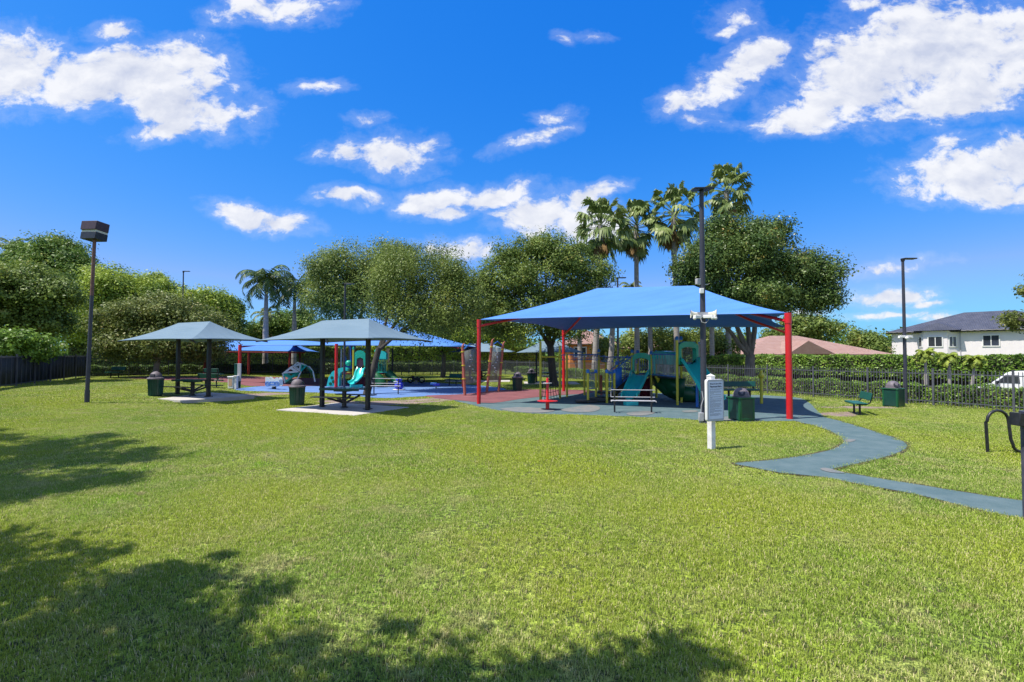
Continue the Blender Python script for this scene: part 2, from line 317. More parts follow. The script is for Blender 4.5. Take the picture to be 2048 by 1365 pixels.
# ------------------------------------------------------------------ mesh builders
class MB:
    def __init__(s): s.v = []; s.f = []
    def add(s, vs, fs):
        o = len(s.v); s.v += [tuple(p) for p in vs]; s.f += [tuple(i+o for i in f) for f in fs]; return s
    def box(s, c, d, rz=0, rx=0, ry=0):
        R = Matrix.Rotation(rz, 3, 'Z') @ Matrix.Rotation(ry, 3, 'Y') @ Matrix.Rotation(rx, 3, 'X'); c = Vector(c)
        vs = [c + R @ Vector((d[0]/2*i, d[1]/2*j, d[2]/2*k)) for i in (-1, 1) for j in (-1, 1) for k in (-1, 1)]
        return s.add(vs, [(0,1,3,2),(4,6,7,5),(0,4,5,1),(2,3,7,6),(0,2,6,4),(1,5,7,3)])
    def bar(s, a, b, w_, h_=None, up=(0, 0, 1)):
        a = Vector(a); b = Vector(b); t = (b-a).normalized(); up = Vector(up)
        if abs(t.dot(up)) > .98: up = Vector((1, 0, 0))
        r = t.cross(up).normalized(); q = r.cross(t); h_ = h_ or w_
        vs = [p + r*i*w_/2 + q*j*h_/2 for p in (a, b) for (i, j) in ((-1,-1),(1,-1),(1,1),(-1,1))]
        return s.add(vs, [(3,2,1,0),(4,5,6,7),(0,1,5,4),(1,2,6,5),(2,3,7,6),(3,0,4,7)])
    def tube(s, pts, r, n=8, cap=True, closed=False):
        pts = [Vector(p) for p in pts]; m = len(pts)
        rr = r if isinstance(r, (list, tuple)) else [r]*m
        ref = None; rings = []
        for i, p in enumerate(pts):
            if closed: t = pts[(i+1) % m] - pts[i-1]
            else: t = pts[min(i+1, m-1)] - pts[max(i-1, 0)]
            t = t.normalized() if t.length > 1e-9 else Vector((0,0,1))
            if ref is None: ref = Vector((0, 0, 1)) if abs(t.z) < .9 else Vector((1, 0, 0))
            a = t.cross(ref).normalized(); b = t.cross(a).normalized(); ref = (-b if (-b).dot(ref) > 0 else b)
            rings.append([p + (a*math.cos(2*PI*k/n) + b*math.sin(2*PI*k/n))*rr[i] for k in range(n)])
        vs = [q for g in rings for q in g]; fs = []
        for i in range(m if closed else m-1):
            j = (i+1) % m
            for k in range(n): fs.append((i*n+k, i*n+(k+1) % n, j*n+(k+1) % n, j*n+k))
        if cap and not closed: fs += [tuple(range(n))[::-1], tuple((m-1)*n+k for k in range(n))]
        return s.add(vs, fs)
    def lathe(s, prof, c=(0, 0, 0), n=20, capb=True, capt=True):
        c = Vector(c); vs = []; fs = []
        for (r, z) in prof: vs += [c + Vector((r*math.cos(2*PI*k/n), r*math.sin(2*PI*k/n), z)) for k in range(n)]
        for i in range(len(prof)-1):
            for k in range(n): fs.append((i*n+k, i*n+(k+1) % n, (i+1)*n+(k+1) % n, (i+1)*n+k))
        if capb: fs.append(tuple(range(n))[::-1])
        if capt: fs.append(tuple((len(prof)-1)*n+k for k in range(n)))
        return s.add(vs, fs)
    def ball(s, c, r, n=12, sz=1.0):
        return s.lathe([(max(r*math.sin(PI*i/n), .0005), -r*sz*math.cos(PI*i/n)) for i in range(n+1)], c, n)
    def prism(s, poly, a, b):
        """poly in 2D extruded between the mappings a(p) and b(p)"""
        n = len(poly); vs = [a(p) for p in poly] + [b(p) for p in poly]
        return s.add(vs, [tuple(range(n))[::-1], tuple(range(n, 2*n))] + [(i, (i+1) % n, (i+1) % n + n, i+n) for i in range(n)])
    def build(s, name, m, parent=None, loc=None, rz=0, smooth=True, bevel=0):
        me = bpy.data.meshes.new(name); me.from_pydata(s.v, [], s.f); me.validate(); me.update()
        if smooth:
            me.polygons.foreach_set('use_smooth', [True]*len(me.polygons)); me.set_sharp_from_angle(angle=math.radians(38))
        me.materials.append(MT[m] if isinstance(m, str) else m)
        o = bpy.data.objects.new(name, me); COL.objects.link(o)
        if parent: o.parent = parent
        if loc is not None: o.location = loc
        o.rotation_euler.z = rz
        if bevel:
            bm = o.modifiers.new('bevel', 'BEVEL'); bm.width = bevel; bm.segments = 2; bm.limit_method = 'ANGLE'
        return o
def npmesh(name, V, F, m, parent=None, loc=None, smooth=False):
    me = bpy.data.meshes.new(name); V = np.asarray(V, np.float32); F = np.asarray(F, np.int32); k = F.shape[1]
    me.vertices.add(len(V)); me.vertices.foreach_set('co', V.ravel())
    me.loops.add(F.size); me.loops.foreach_set('vertex_index', F.ravel())
    me.polygons.add(len(F)); me.polygons.foreach_set('loop_start', np.arange(0, F.size, k, dtype=np.int32))
    if smooth: me.polygons.foreach_set('use_smooth', np.ones(len(F), bool))
    me.update(calc_edges=True); me.materials.append(MT[m] if isinstance(m, str) else m)
    o = bpy.data.objects.new(name, me); COL.objects.link(o)
    if parent: o.parent = parent
    if loc is not None: o.location = loc
    return o
def tag(o, label=None, cat=None, group=None, kind=None):
    if label: o['label'] = label
    if cat: o['category'] = cat
    if group: o['group'] = group
    if kind: o['kind'] = kind
    return o
def thing(name, label, cat, loc=(0, 0, 0), rz=0, group=None):
    o = bpy.data.objects.new(name, None); COL.objects.link(o); o.empty_display_size = .2
    o.location = loc; o.rotation_euler.z = rz
    return tag(o, label, cat, group)
def children(o): return [c for c in COL.objects if c.parent == o]
def dup(root, loc, rz, label, group=None, parent=None):
    kids = children(root); r = root.copy(); COL.objects.link(r)
    if parent is None:
        r.location = loc; r.rotation_euler.z = rz; r['label'] = label
        if group: r['group'] = group
    else: r.parent = parent
    for c in kids: dup(c, None, 0, None, None, r)
    return r
def gp(px, py, dz=0):
    p = G(px, py); p.z += dz; return p

# ------------------------------------------------------------------ ground
def inpoly(x, y, P):
    x = np.asarray(x); y = np.asarray(y); r = np.zeros(x.shape, bool); n = len(P)
    for i in range(n):
        x1, y1 = P[i]; x2, y2 = P[(i+1) % n]
        if y1 == y2: continue
        c = ((y1 > y) != (y2 > y)) & (x < (x2-x1)*(y-y1)/(y2-y1) + x1); r ^= c
    return r
def spline(pts, k=4):
    """closed Catmull-Rom through the points"""
    n = len(pts); o = []
    for i in range(n):
        p0, p1, p2, p3 = [Vector(pts[(i+j) % n][:2]) for j in (-1, 0, 1, 2)]
        for q in range(k):
            t = q/k; o.append(.5*((2*p1)+(p2-p0)*t+(2*p0-5*p1+4*p2-p3)*t*t+(3*p1-p0-3*p2+p3)*t**3))
    return [(p.x, p.y) for p in o]
def sheet(name, P, m, dz, step=.7):
    xs = [p[0] for p in P]; ys = [p[1] for p in P]; n = len(P)
    gx, gy = np.meshgrid(np.arange(min(xs), max(xs), step), np.arange(min(ys), max(ys), step))
    gx = gx.ravel(); gy = gy.ravel(); ins = inpoly(gx, gy, P)
    pts = [Vector(p) for p in P] + [Vector((a, b)) for a, b in zip(gx[ins], gy[ins])]
    r = delaunay_2d_cdt(pts, [], [list(range(n))], 1, 1e-5)
    b = MB(); b.add([(p.x, p.y, T(p.x, p.y)+dz) for p in r[0]], [tuple(f) for f in r[2]])
    o = b.build(name, m); tag(o, kind='structure')
    for pl in o.data.polygons:
        if pl.normal.z < 0: pl.flip()
    return o
def pxpoly(L, k=3): return spline([G(a, b) for a, b in L], k)

ax = np.concatenate([-np.geomspace(1800, 46, 22), np.arange(-44, 60.1, .5), np.geomspace(64, 1800, 22)])
ay = np.concatenate([-np.geomspace(600, 6, 14), np.arange(-5, 66.1, .5), np.geomspace(70, 2500, 22)])
X, Y = np.meshgrid(ax, ay); Z = terr(X, Y)
V = np.stack([X, Y, Z], -1).reshape(-1, 3); nx = len(ax)
i = np.arange(len(ay)-1)[:, None]*nx + np.arange(nx-1)[None]; i = i.ravel()
tag(npmesh('lawn', V, np.stack([i, i+1, i+1+nx, i+nx], -1), grassmat('lawn_soil', 1.0), smooth=True), kind='structure')

TEAL = pxpoly([(905,800),(950,812),(1000,822),(1060,828),(1160,831),(1290,835),(1400,841),(1470,844),(1560,843),(1615,843),(1650,838),(1632,820),(1618,806),(1600,797),(1540,792),(1440,789),(1310,787),(1200,782),(1110,783),(1020,790),(950,796)])
RED2 = pxpoly([(850,793),(880,798),(930,803),(985,807),(1040,799),(1110,792),(1180,787),(1180,782),(1110,780),(1040,780),(990,782),(930,789),(880,791)])
BLUE = pxpoly([(465,780),(540,784),(640,786),(720,794),(780,797),(850,793),(940,789),(1000,784),(1010,778),(960,772),(900,768),(830,765),(760,763),(700,762),(620,769),(540,772)])
RED1 = pxpoly([(248,757),(330,761),(460,766),(500,773),(600,773),(690,771),(700,763),(640,758),(560,755),(450,754),(330,754)])
PATH = [(1590,842),(1625,851),(1662,864),(1684,878),(1686,888),(1660,902),(1600,914),(1530,923),(1468,928),(1500,935),(1560,947),(1640,955),(1720,970),(1830,990),(1920,1012),(1985,1028),(2060,1040),(2200,1060),(2380,1080),(2460,1050),(2200,1020),(2034,1002),(1920,985),(1800,965),(1700,949),(1662,941),(1690,934),(1740,923),(1785,911),(1812,898),(1812,888),(1790,877),(1755,866),(1700,849),(1660,838),(1620,830)]
PATH = spline([G(a, b) for a, b in PATH], 2)
STRIP = pxpoly([(640,806),(760,811),(860,806),(930,798),(900,793),(850,798),(740,803),(650,801)])
STRIP2 = pxpoly([(380,797),(470,797),(560,791),(620,789),(560,786),(480,788),(400,791)])
for nm, P, m, dz in (('rubber_path', PATH, 'rteal', .014), ('teal_rubber_surface', TEAL, 'rteal', .010), ('red_rubber_surface', RED2, 'rred', .018),
                     ('blue_rubber_surface', BLUE, 'rblue', .014), ('maroon_rubber_surface', RED1, 'rred', .019), ('dirt_path', STRIP, 'dirt', .008), ('dirt_path', STRIP2, 'dirt', .008)):
    sheet(nm, P, m, dz)
TANS = [pxpoly(L, 3) for L in ([(1150,815),(1180,811),(1200,816),(1190,824),(1150,826),(1120,821)], [(1255,827),(1290,823),(1310,827),(1290,832),(1260,832)],
        [(1000,818),(1060,816),(1110,822),(1080,827),(1030,825)], [(1440,838),(1460,834),(1475,840),(1455,843)], [(1688,883),(1700,880),(1712,882),(1700,886)],
        [(1641,941),(1650,938),(1672,943),(1690,949),(1660,947)], [(1365,823),(1390,822),(1395,825),(1370,826)])]
for P in TANS: sheet('tan_rubber_patch', P, 'rtan', .022, .4)
D1 = pxpoly([(1640,827),(1680,824),(1720,826),(1722,832),(1690,834),(1655,833)]); D2 = pxpoly([(1640,815),(1680,813),(1740,814),(1790,814),(1785,818),(1700,818)])
sheet('dirt_patch', D1, 'dirt', .008, .4); sheet('dirt_patch', D2, 'dirt', .008, .4)
def edge_strip(P, w_=.07):
    n = len(P); a = [Vector(p) for p in P]; vs = []; fs = []
    ar = sum(a[k].x*a[(k+1) % n].y - a[(k+1) % n].x*a[k].y for k in range(n)); sg = 1 if ar > 0 else -1
    for k in range(n):
        t = (a[(k+1) % n]-a[k-1]).normalized(); nn_ = Vector((t.y, -t.x))*sg
        for q in (-.02, w_): p = a[k] + nn_*q; vs.append((p.x, p.y, T(p.x, p.y) + (.006 if q < 0 else .012)))
    for k in range(n): j = (k+1) % n; fs.append((2*k, 2*k+1, 2*j+1, 2*j))
    return vs, fs
for P in (PATH,):
    b = MB(); b.add(*edge_strip(P)); tag(b.build('soil_edge', 'edge'), kind='structure')

UA = (.894, -.447)      # the direction the two picnic shades run in
def padpoly(c, a, b_):
    return [(c[0]+UA[0]*i*a-UA[1]*j*b_, c[1]+UA[1]*i*a+UA[0]*j*b_) for i, j in ((-1,-1),(1,-1),(1,1),(-1,1))]
C2 = (-6.62, 19.0); C1 = (-15.1, 22.75)
def slab(P, nm='concrete_pad', m='concrete', h=.03):
    b = MB(); z = np.mean([T(*p) for p in P])
    b.prism(P, lambda p: (p[0], p[1], z-.3), lambda p: (p[0], p[1], z+h)); tag(b.build(nm, m), kind='structure'); return P
PADS = [slab(padpoly(C2, 2.0, 1.5)), slab(padpoly(C1, 2.2, 1.6))]
pc = G(955, 763); PADS.append(slab([(pc.x-2.6, pc.y-1), (pc.x+2.6, pc.y-1), (pc.x+2.6, pc.y+1.4), (pc.x-2.6, pc.y+1.4)]))
pc = Vector((2.9, 36, 0)); PADS.append(slab([(pc.x-2, pc.y-1.6), (pc.x+2, pc.y-1.6), (pc.x+2, pc.y+1.4), (pc.x-2, pc.y+1.4)]))

# street outside the right fence
FT = (FN[1], -FN[0])     # along the fence, toward the camera side
def FPT(s, d): return Vector((FP[0]+FT[0]*s+FN[0]*d, FP[1]+FT[1]*s+FN[1]*d, 0))
def band(nm, d0, d1, m, dz, s0=-42, s1=40):
    P = [FPT(s0, d0), FPT(s1, d0), FPT(s1, d1), FPT(s0, d1)]; sheet(nm, [(p.x, p.y) for p in P], m, dz, 1.2)
band('sidewalk', 2.6, 4.4, 'concrete', .03); band('road', 5.6, 11.5, 'asphalt', .02)

# ------------------------------------------------------------------ grass blades (stuff)
NOGRASS = [TEAL, RED2, BLUE, RED1, PATH] + PADS
THIN = [D1, D2, STRIP, STRIP2]
def clump(n, r, h, wd, seed):
    R = np.random.RandomState(seed); a = R.rand(n)*2*PI; q = np.sqrt(R.rand(n))*r
    x, y = q*np.cos(a), q*np.sin(a); yaw = R.rand(n)*2*PI; H = h*(.45+.75*R.rand(n)); L = H*(.15+.75*R.rand(n))
    dx, dy = np.cos(yaw), np.sin(yaw); wx, wy = -dy*wd/2, dx*wd/2
    V = np.zeros((n, 5, 3)); 
    V[:, 0] = np.stack([x-wx, y-wy, 0*x-.01], -1); V[:, 1] = np.stack([x+wx, y+wy, 0*x-.01], -1)
    mx_, my_ = x+dx*L*.35, y+dy*L*.35
    V[:, 2] = np.stack([mx_+wx*.8, my_+wy*.8, H*.62], -1); V[:, 3] = np.stack([mx_-wx*.8, my_-wy*.8, H*.62], -1)
    V[:, 4] = np.stack([x+dx*L, y+dy*L, H*(.95-.3*R.rand(n))], -1)
    k = np.arange(n)*5
    F = np.concatenate([np.stack([k, k+1, k+2], -1), np.stack([k, k+2, k+3], -1), np.stack([k+3, k+2, k+4], -1)])
    return V.reshape(-1, 3), F
GM = grassmat('lawn_blades')
srcs = []
SPEC = [(56, .14, .040, .0050), (56, .14, .040, .0050), (76, .22, .038, .009), (76, .22, .038, .009), (84, .32, .040, .018), (84, .32, .040, .018)]
for k, (n, r, h, wd) in enumerate(SPEC):
    V, F = clump(n, r, h, wd, 40+k); o = npmesh('grass_clump', V, F, GM); COL.objects.unlink(o); srcs.append(o)
R = np.random.RandomState(3)
PX, PY, PI_, PS = [], [], [], []
for (y0, y1, dens_, lod) in ((1.2, 8.5, 150, 0), (8.5, 19, 52, 2), (19, 56, 20, 4)):
    A = (y1-y0)*(2*(1.2*y1+2.5)); n = int(A*dens_)
    x = (R.rand(n)*2-1)*(1.2*y1+2.5); y = y0+R.rand(n)*(y1-y0)
    ok = np.abs(x) < 1.2*y+2.5
    mr_ = {0: .03, 2: .07, 4: .18}[lod]
    for P in NOGRASS:
        for (ox, oy) in ((0, 0), (mr_, 0), (-mr_, 0), (0, mr_), (0, -mr_)): ok &= ~inpoly(x+ox, y+oy, P)
    for P in THIN: ok &= ~(inpoly(x, y, P) & (R.rand(n) < .93))
    x, y = x[ok], y[ok]
    PX.append(x); PY.append(y); PI_.append(lod + R.randint(0, 2, len(x)))
    pn = np.sin(x*1.3+np.sin(y*.9)*1.5)*np.cos(y*1.1+np.sin(x*.7)); PS.append((.88+.24*R.rand(len(x)))*(1+.07*pn))
x = np.concatenate(PX); y = np.concatenate(PY)
me = bpy.data.meshes.new('grass'); me.vertices.add(len(x)); me.vertices.foreach_set('co', np.stack([x, y, terr(x, y)], -1).astype(np.float32).ravel())
at = me.attributes.new('idx', 'INT', 'POINT'); at.data.foreach_set('value', np.concatenate(PI_).astype(np.int32))
at = me.attributes.new('sc', 'FLOAT', 'POINT'); at.data.foreach_set('value', np.concatenate(PS).astype(np.float32))
at = me.attributes.new('rot', 'FLOAT_VECTOR', 'POINT'); rot = np.zeros((len(x), 3), np.float32); rot[:, 2] = R.rand(len(x))*6.28; at.data.foreach_set('vector', rot.ravel())
go = bpy.data.objects.new('grass', me); COL.objects.link(go); me.materials.append(GM)
tag(go, 'short mown yellow-green lawn grass', 'grass', kind='stuff')
ng = bpy.data.node_groups.new('grass_scatter', 'GeometryNodeTree')
ng.interface.new_socket('Geometry', in_out='INPUT', socket_type='NodeSocketGeometry'); ng.interface.new_socket('Geometry', in_out='OUTPUT', socket_type='NodeSocketGeometry')
gi = ng.nodes.new('NodeGroupInput'); gout = ng.nodes.new('NodeGroupOutput')
jn = ng.nodes.new('GeometryNodeJoinGeometry'); iop = ng.nodes.new('GeometryNodeInstanceOnPoints')
for o in reversed(srcs):
    oi = ng.nodes.new('GeometryNodeObjectInfo'); oi.inputs['Object'].default_value = o; oi.inputs['As Instance'].default_value = True
    ng.links.new(oi.outputs['Geometry'], jn.inputs[0])
def nattr(nm, ty):
    a = ng.nodes.new('GeometryNodeInputNamedAttribute'); a.data_type = ty; a.inputs['Name'].default_value = nm; return a.outputs['Attribute']
ng.links.new(gi.outputs[0], iop.inputs['Points']); ng.links.new(jn.outputs[0], iop.inputs['Instance'])
iop.inputs['Pick Instance'].default_value = True
ng.links.new(nattr('idx', 'INT'), iop.inputs['Instance Index']); ng.links.new(nattr('sc', 'FLOAT'), iop.inputs['Scale'])
ng.links.new(nattr('rot', 'FLOAT_VECTOR'), iop.inputs['Rotation']); ng.links.new(iop.outputs[0], gout.inputs[0])
gm = go.modifiers.new('scatter', 'NODES'); gm.node_group = ng

# ------------------------------------------------------------------ vegetation
def leaves(P, nrm, size, R, asp=.55):
    """rhombic leaves at points P facing nrm"""
    n = len(P); t = R.randn(n, 3); t -= (t*nrm).sum(1, keepdims=True)*nrm; t /= np.linalg.norm(t, axis=1, keepdims=True)
    b = np.cross(nrm, t); L = size*(.6+.8*R.rand(n, 1))*.5; Wd = L*asp
    V = np.stack([P-t*L, P+b*Wd, P+t*L, P-b*Wd], 1).reshape(-1, 3); k = np.arange(n)*4
    return V, np.stack([k, k+1, k+2, k+3], -1)
def unit(v): return v/np.maximum(np.linalg.norm(v, axis=1, keepdims=True), 1e-9)
def crown(lobes, n, size, seed, per=64, sig=.30, asp=.6, inner=.28, droop=0, ragged=.16):
    R = np.random.RandomState(seed); L = np.array(lobes, float)
    wts = (L[:, 3]*L[:, 4]+L[:, 4]*L[:, 5]+L[:, 3]*L[:, 5]); wts /= wts.sum()
    sub = []
    for l in L:
        for q in range(6):
            dv = unit(R.randn(1, 3))[0]; dv[2] = abs(dv[2])*.9-.15; f = .22+.22*R.rand(); sub.append([*(l[:3]+dv*l[3:]*(.80+.22*R.rand())), *(l[3:]*f)])
    L[:, 3:] *= .90; L = np.concatenate([L, np.array(sub)]); wts = (L[:, 3]*L[:, 4]+L[:, 4]*L[:, 5]+L[:, 3]*L[:, 5]); wts /= wts.sum()
    n = int(n*1.6); size = size*1.18; m = n//per; li = R.choice(len(L), m, p=wts); d = unit(R.randn(m, 3))
    r = np.where(R.rand(m) < inner, .25+.6*R.rand(m), .84+.2*R.rand(m))
    ph = R.rand(6)*6.28
    az = np.arctan2(d[:, 1], d[:, 0]); el = d[:, 2]
    r = r*(1+ragged*np.sin(az*3+ph[0]+li)*np.cos(el*4+ph[1]) + ragged*.7*np.sin(az*7+ph[2]+li*2)*np.sin(el*8+ph[3]))
    C = L[li, :3] + d*L[li, 3:]*r[:, None]
    c = np.repeat(C, per, 0); dd = np.repeat(d, per, 0); s = sig*(.6+1.3*np.repeat(R.rand(m, 1), per, 0))
    w_ = unit(R.randn(len(c), 3)); off = w_*(R.rand(len(c), 1)**.45)*s*1.75; off[:, 2] *= .72
    if droop: off[:, 2] -= droop*np.abs(R.randn(len(c)))*(1 - .3*dd[:, 2])
    nrm = unit(unit(R.randn(len(c), 3))*.75 + w_*.9 + np.array([0, 0, .35]) + dd*.25)
    return leaves(c+off, nrm, size, R, asp)
def limb(b, p0, p1, r0, r1, R, n=7, seg=5, sag=.12):
    p0 = Vector(p0); p1 = Vector(p1); L = (p1-p0).length; pts = []
    for i in range(seg+1):
        t = i/seg; p = p0.lerp(p1, t); j = L*sag*.35*math.sin(PI*t)
        pts.append(p + Vector((R.uniform(-1, 1)*j*.6, R.uniform(-1, 1)*j*.6, j*.5)))
    b.tube(pts, [r0+(r1-r0)*(i/seg)**.8 for i in range(seg+1)], n)
    return pts
def tree(name, label, base, lobes, leafm, n, size, seed, tr=.22, fork=.35, bark='bark', lean=None, group=None, forks=True, **kw):
    """base on the ground; lobes in world coordinates"""
    base = Vector(base); R = random.Random(seed)
    t = thing(name, label, 'tree', base, 0, group)
    ll_ = [(l[0]-base.x, l[1]-base.y, l[2]-base.z, l[3], l[4], l[5]) for l in lobes]
    V, F = crown(ll_, n, size, seed, **kw); npmesh('crown', V, F, LF[leafm], t)
    b = MB(); zc = np.mean([l[2] for l in ll_]); cx = np.mean([l[0] for l in ll_]); cy = np.mean([l[1] for l in ll_])
    top = Vector(lean) if lean else Vector((cx*.25, cy*.25, zc*fork))
    b.tube([(0,0,-.15), (0,0,.12), top*.5 + Vector((R.uniform(-.05,.05), R.uniform(-.05,.05), 0)), top], [tr*1.45, tr*1.1, tr*.95, tr*.85], 10)
    if forks:
        mains = []
        for li_, l in enumerate(ll_):
            e = Vector(l[:3])
            if len(mains) < 4: s = limb(b, top-Vector((0, 0, .1)), e, tr*.6, tr*.16, R); mains.append(s)
            else: q_ = min((p for mm in mains for p in mm[2:5]), key=lambda p: (p-e).length); s = limb(b, q_, e, tr*.28, tr*.09, R, 6)
            for q in range(3):
                dd = Vector((R.uniform(-1,1)*l[3], R.uniform(-1,1)*l[4], R.uniform(-.1,.9)*l[5]))*.75
                limb(b, s[2+q % 3], e+dd, tr*.22, tr*.05, R, 5, 4)
    b.build('trunk', bark, t)
    return t
def PL(px, py, rx, ry, D, dz=0, ky=.9):
    """a lobe of foliage from its place and half sizes in the photo at distance D"""
    c = W(px, py, D); return (c.x, c.y, c.z, rx*D/FPX, max(rx, ry)*ky*D/FPX, ry*D/FPX)
def gbase(px, D):
    x = (px-1024)/FPX*D; return (x, D, T(x, D))

# in the park
tree('oak_tree', 'drooping oak arching over the blue canopy, its leaning trunk behind the right-hand picnic shelter',
     gbase(735, 26), [PL(800,560,55,60,27.5), PL(865,540,65,62,28.5), PL(900,600,55,62,27.8), PL(850,625,55,38,27), PL(800,600,48,48,27.5), PL(925,570,30,45,28.5), PL(780,520,38,36,28.5)],
     'oak', 46000, .105, 11, tr=.18, lean=(.55, .25, 2.5), bark='barkdk', droop=.42, sig=.36, asp=.4, ragged=.22)
tree('oak_tree', 'wide light olive oak with feathery top behind the right-hand picnic shelter roof', gbase(700, 43),
     [PL(655,555,48,62,43), PL(700,540,58,62,43), PL(755,530,55,55,44), PL(680,600,60,38,42), PL(740,590,50,48,43), PL(800,515,40,36,44)],
     'oak', 40000, .16, 12, tr=.35, droop=.5, sig=.45, asp=.42, ragged=.24)
tree('broadleaf_tree', 'large rounded olive tree standing behind the left corner of the big blue canopy', gbase(1108, 32.4),
     [PL(1090,545,75,72,32.4), PL(1020,560,62,62,32), PL(1160,565,60,62,33), PL(1060,510,50,42,33), PL(1120,505,58,38,33), PL(985,620,45,62,32), PL(1040,640,62,45,31.5), PL(1110,625,70,50,32), PL(1180,610,48,50,33), PL(1140,655,50,28,31.5), PL(965,600,24,50,32)],
     'olive', 62000, .115, 13, tr=.27, fork=.42, bark='barkdk', sig=.36, ragged=.14)
tree('magnolia_tree', 'low bushy magnolia with pale speckled leaves and grey trunk behind the left-hand picnic shelter', gbase(312, 34.5),
     [PL(300,640,72,38,34.5), PL(240,655,50,42,34.5), PL(370,640,60,40,34.5), PL(420,655,45,34,34.5), PL(330,690,90,30,34), PL(250,695,45,26,34), PL(400,695,55,26,35), PL(330,610,45,22,35)],
     'warm', 42000, .13, 14, tr=.2, fork=.4, bark='palmbark', sig=.36, ragged=.2)
tree('small_tree', 'small multi-stem tree behind the clear climbing panels at the far fence', gbase(886, 44),
     [PL(885,665,48,28,44), PL(930,660,40,32,44.5), PL(850,672,28,20,44), PL(900,690,36,16,44)], 'bright', 14000, .15, 15, tr=.22, fork=.6, bark='bark', sig=.4)
# outside the right fence
tree('ficus_tree', 'big dark glossy tree with forked trunk behind the right side of the large blue canopy', gbase(1497, 31.5),
     [PL(1490,520,85,72,31.5), PL(1420,540,60,66,31), PL(1395,600,42,44,31), PL(1530,480,55,42,32), PL(1460,465,50,36,32), PL(1550,560,60,58,31.5), PL(1640,565,40,52,31), PL(1615,530,30,38,31), PL(1640,600,34,28,30.5), PL(1590,600,42,30,31), PL(1480,600,85,42,31), PL(1370,565,24,34,31), PL(1440,620,60,24,31)],
     'ficus', 80000, .125, 16, tr=.33, fork=.36, bark='bark', sig=.36, ragged=.15)
# left side
tree('broadleaf_tree', 'tall dark round-topped tree at the far left behind the others', gbase(95, 52),
     [PL(95,540,62,62,52), PL(40,545,45,50,51), PL(150,555,38,48,52), PL(95,500,50,30,53), PL(60,600,60,40,50), PL(135,610,50,40,51)],
     'dark', 34000, .2, 17, tr=.5, bark='barkdk', sig=.5)
tree('broadleaf_tree', 'spreading tree with bent limbs close beyond the left screened fence', gbase(25, 28),
     [PL(25,585,60,50,28), PL(90,600,48,44,28.5), PL(60,560,48,32,29), PL(-50,590,70,60,27), PL(20,640,60,22,28), PL(100,650,36,24,29)],
     'olive', 36000, .13, 18, tr=.22, fork=.4, bark='bark', sig=.3, ragged=.2)
tree('shrub_mass', 'low bright green bush behind the left end of the screened fence', gbase(30, 25.5),
     [PL(20,690,60,28,25.5), PL(-60,690,60,36,25.5), PL(80,700,30,18,27)], 'hedge', 16000, .12, 19, tr=.05, fork=.3, sig=.22)['category'] = 'bush'
tree('broadleaf_tree', 'pale green spreading tree with white forked trunk beyond the back left fence', gbase(192, 44),
     [PL(190,620,68,44,44), PL(240,580,55,40,45), PL(170,660,50,32,43), PL(270,610,50,45,45), PL(215,560,40,28,46), PL(290,640,45,40,45)],
     'bright', 42000, .16, 20, tr=.28, fork=.45, bark='palmbark', sig=.4, ragged=.2)
tree('broadleaf_tree', 'loose bright green tree rising behind the magnolia and the tall far lamp', gbase(380, 52),
     [PL(330,590,48,28,52), PL(400,610,55,34,52), PL(330,630,60,36,51), PL(435,635,32,42,52), PL(318,565,16,18,53), PL(380,660,70,34,51)],
     'bright', 34000, .18, 21, tr=.3, bark='bark', sig=.45, ragged=.24)
tree('dark_tree', 'small dark bushy tree between the royal palm trunks', gbase(570, 58),
     [PL(560,650,28,26,58), PL(605,655,34,34,57), PL(520,665,24,24,58), PL(640,670,32,30,56)], 'dark', 13000, .22, 22, tr=.25, bark='barkdk', sig=.5)
tree('dark_tree', 'low dark bushy growth left of the royal palm trunk', gbase(500, 60),
     [PL(500,675,24,20,60), PL(480,690,34,18,60)], 'dark', 7000, .22, 23, tr=.2, bark='barkdk', sig=.5)
tree('slender_tree', 'thin sparse young tree against the sky left of the royal palms', gbase(466, 54),
     [PL(466,625,13,26,54), PL(476,650,18,14,54)], 'dark', 2400, .2, 24, tr=.1, bark='bark', sig=.4)
tree('broadleaf_tree', 'dense evergreen behind the tall palm trunks, partly under the big canopy', gbase(1330, 50),
     [PL(1330,690,55,34,50), PL(1400,680,50,38,50), PL(1440,695,40,30,48), PL(1265,690,30,25,50), PL(1210,700,22,26,48)], 'oak', 20000, .18, 25, tr=.3, sig=.45)
tree('distant_tree', 'low grey-green tree behind the salmon roof, left one', gbase(1600, 72), [PL(1590,660,34,26,72), PL(1640,660,38,24,72), PL(1560,675,30,18,72)], 'olive', 12000, .26, 26, tr=.3, sig=.6)
tree('distant_tree', 'low sparse tree behind the salmon roof beside the white house', gbase(1735, 62), [PL(1735,684,26,16,62), PL(1718,676,16,12,62), PL(1755,700,16,8,60)], 'olive', 4500, .24, 27, tr=.2, sig=.5)
tree('distant_tree', 'green tree top showing between the clear climbing panels and the picnic canopies', gbase(960, 62), [PL(960,660,44,34,62), PL(900,655,36,36,62), PL(1020,670,40,30,62), PL(840,680,40,28,60), PL(780,690,40,24,60)], 'bright', 20000, .24, 28, tr=.3, sig=.6)
tree('broadleaf_tree', 'tree at the right edge whose brown-green branches reach into view', (35.5, 24.0, T(35.5, 24)),
     [PL(2046,645,26,14,26), PL(2018,634,15,7,25.5), PL(2056,582,12,9,25.5), PL(2145,605,52,50,26), PL(2190,560,80,60,26), PL(2110,650,40,18,26)], 'warm', 16000, .12, 29, tr=.25, sig=.2, ragged=.2)
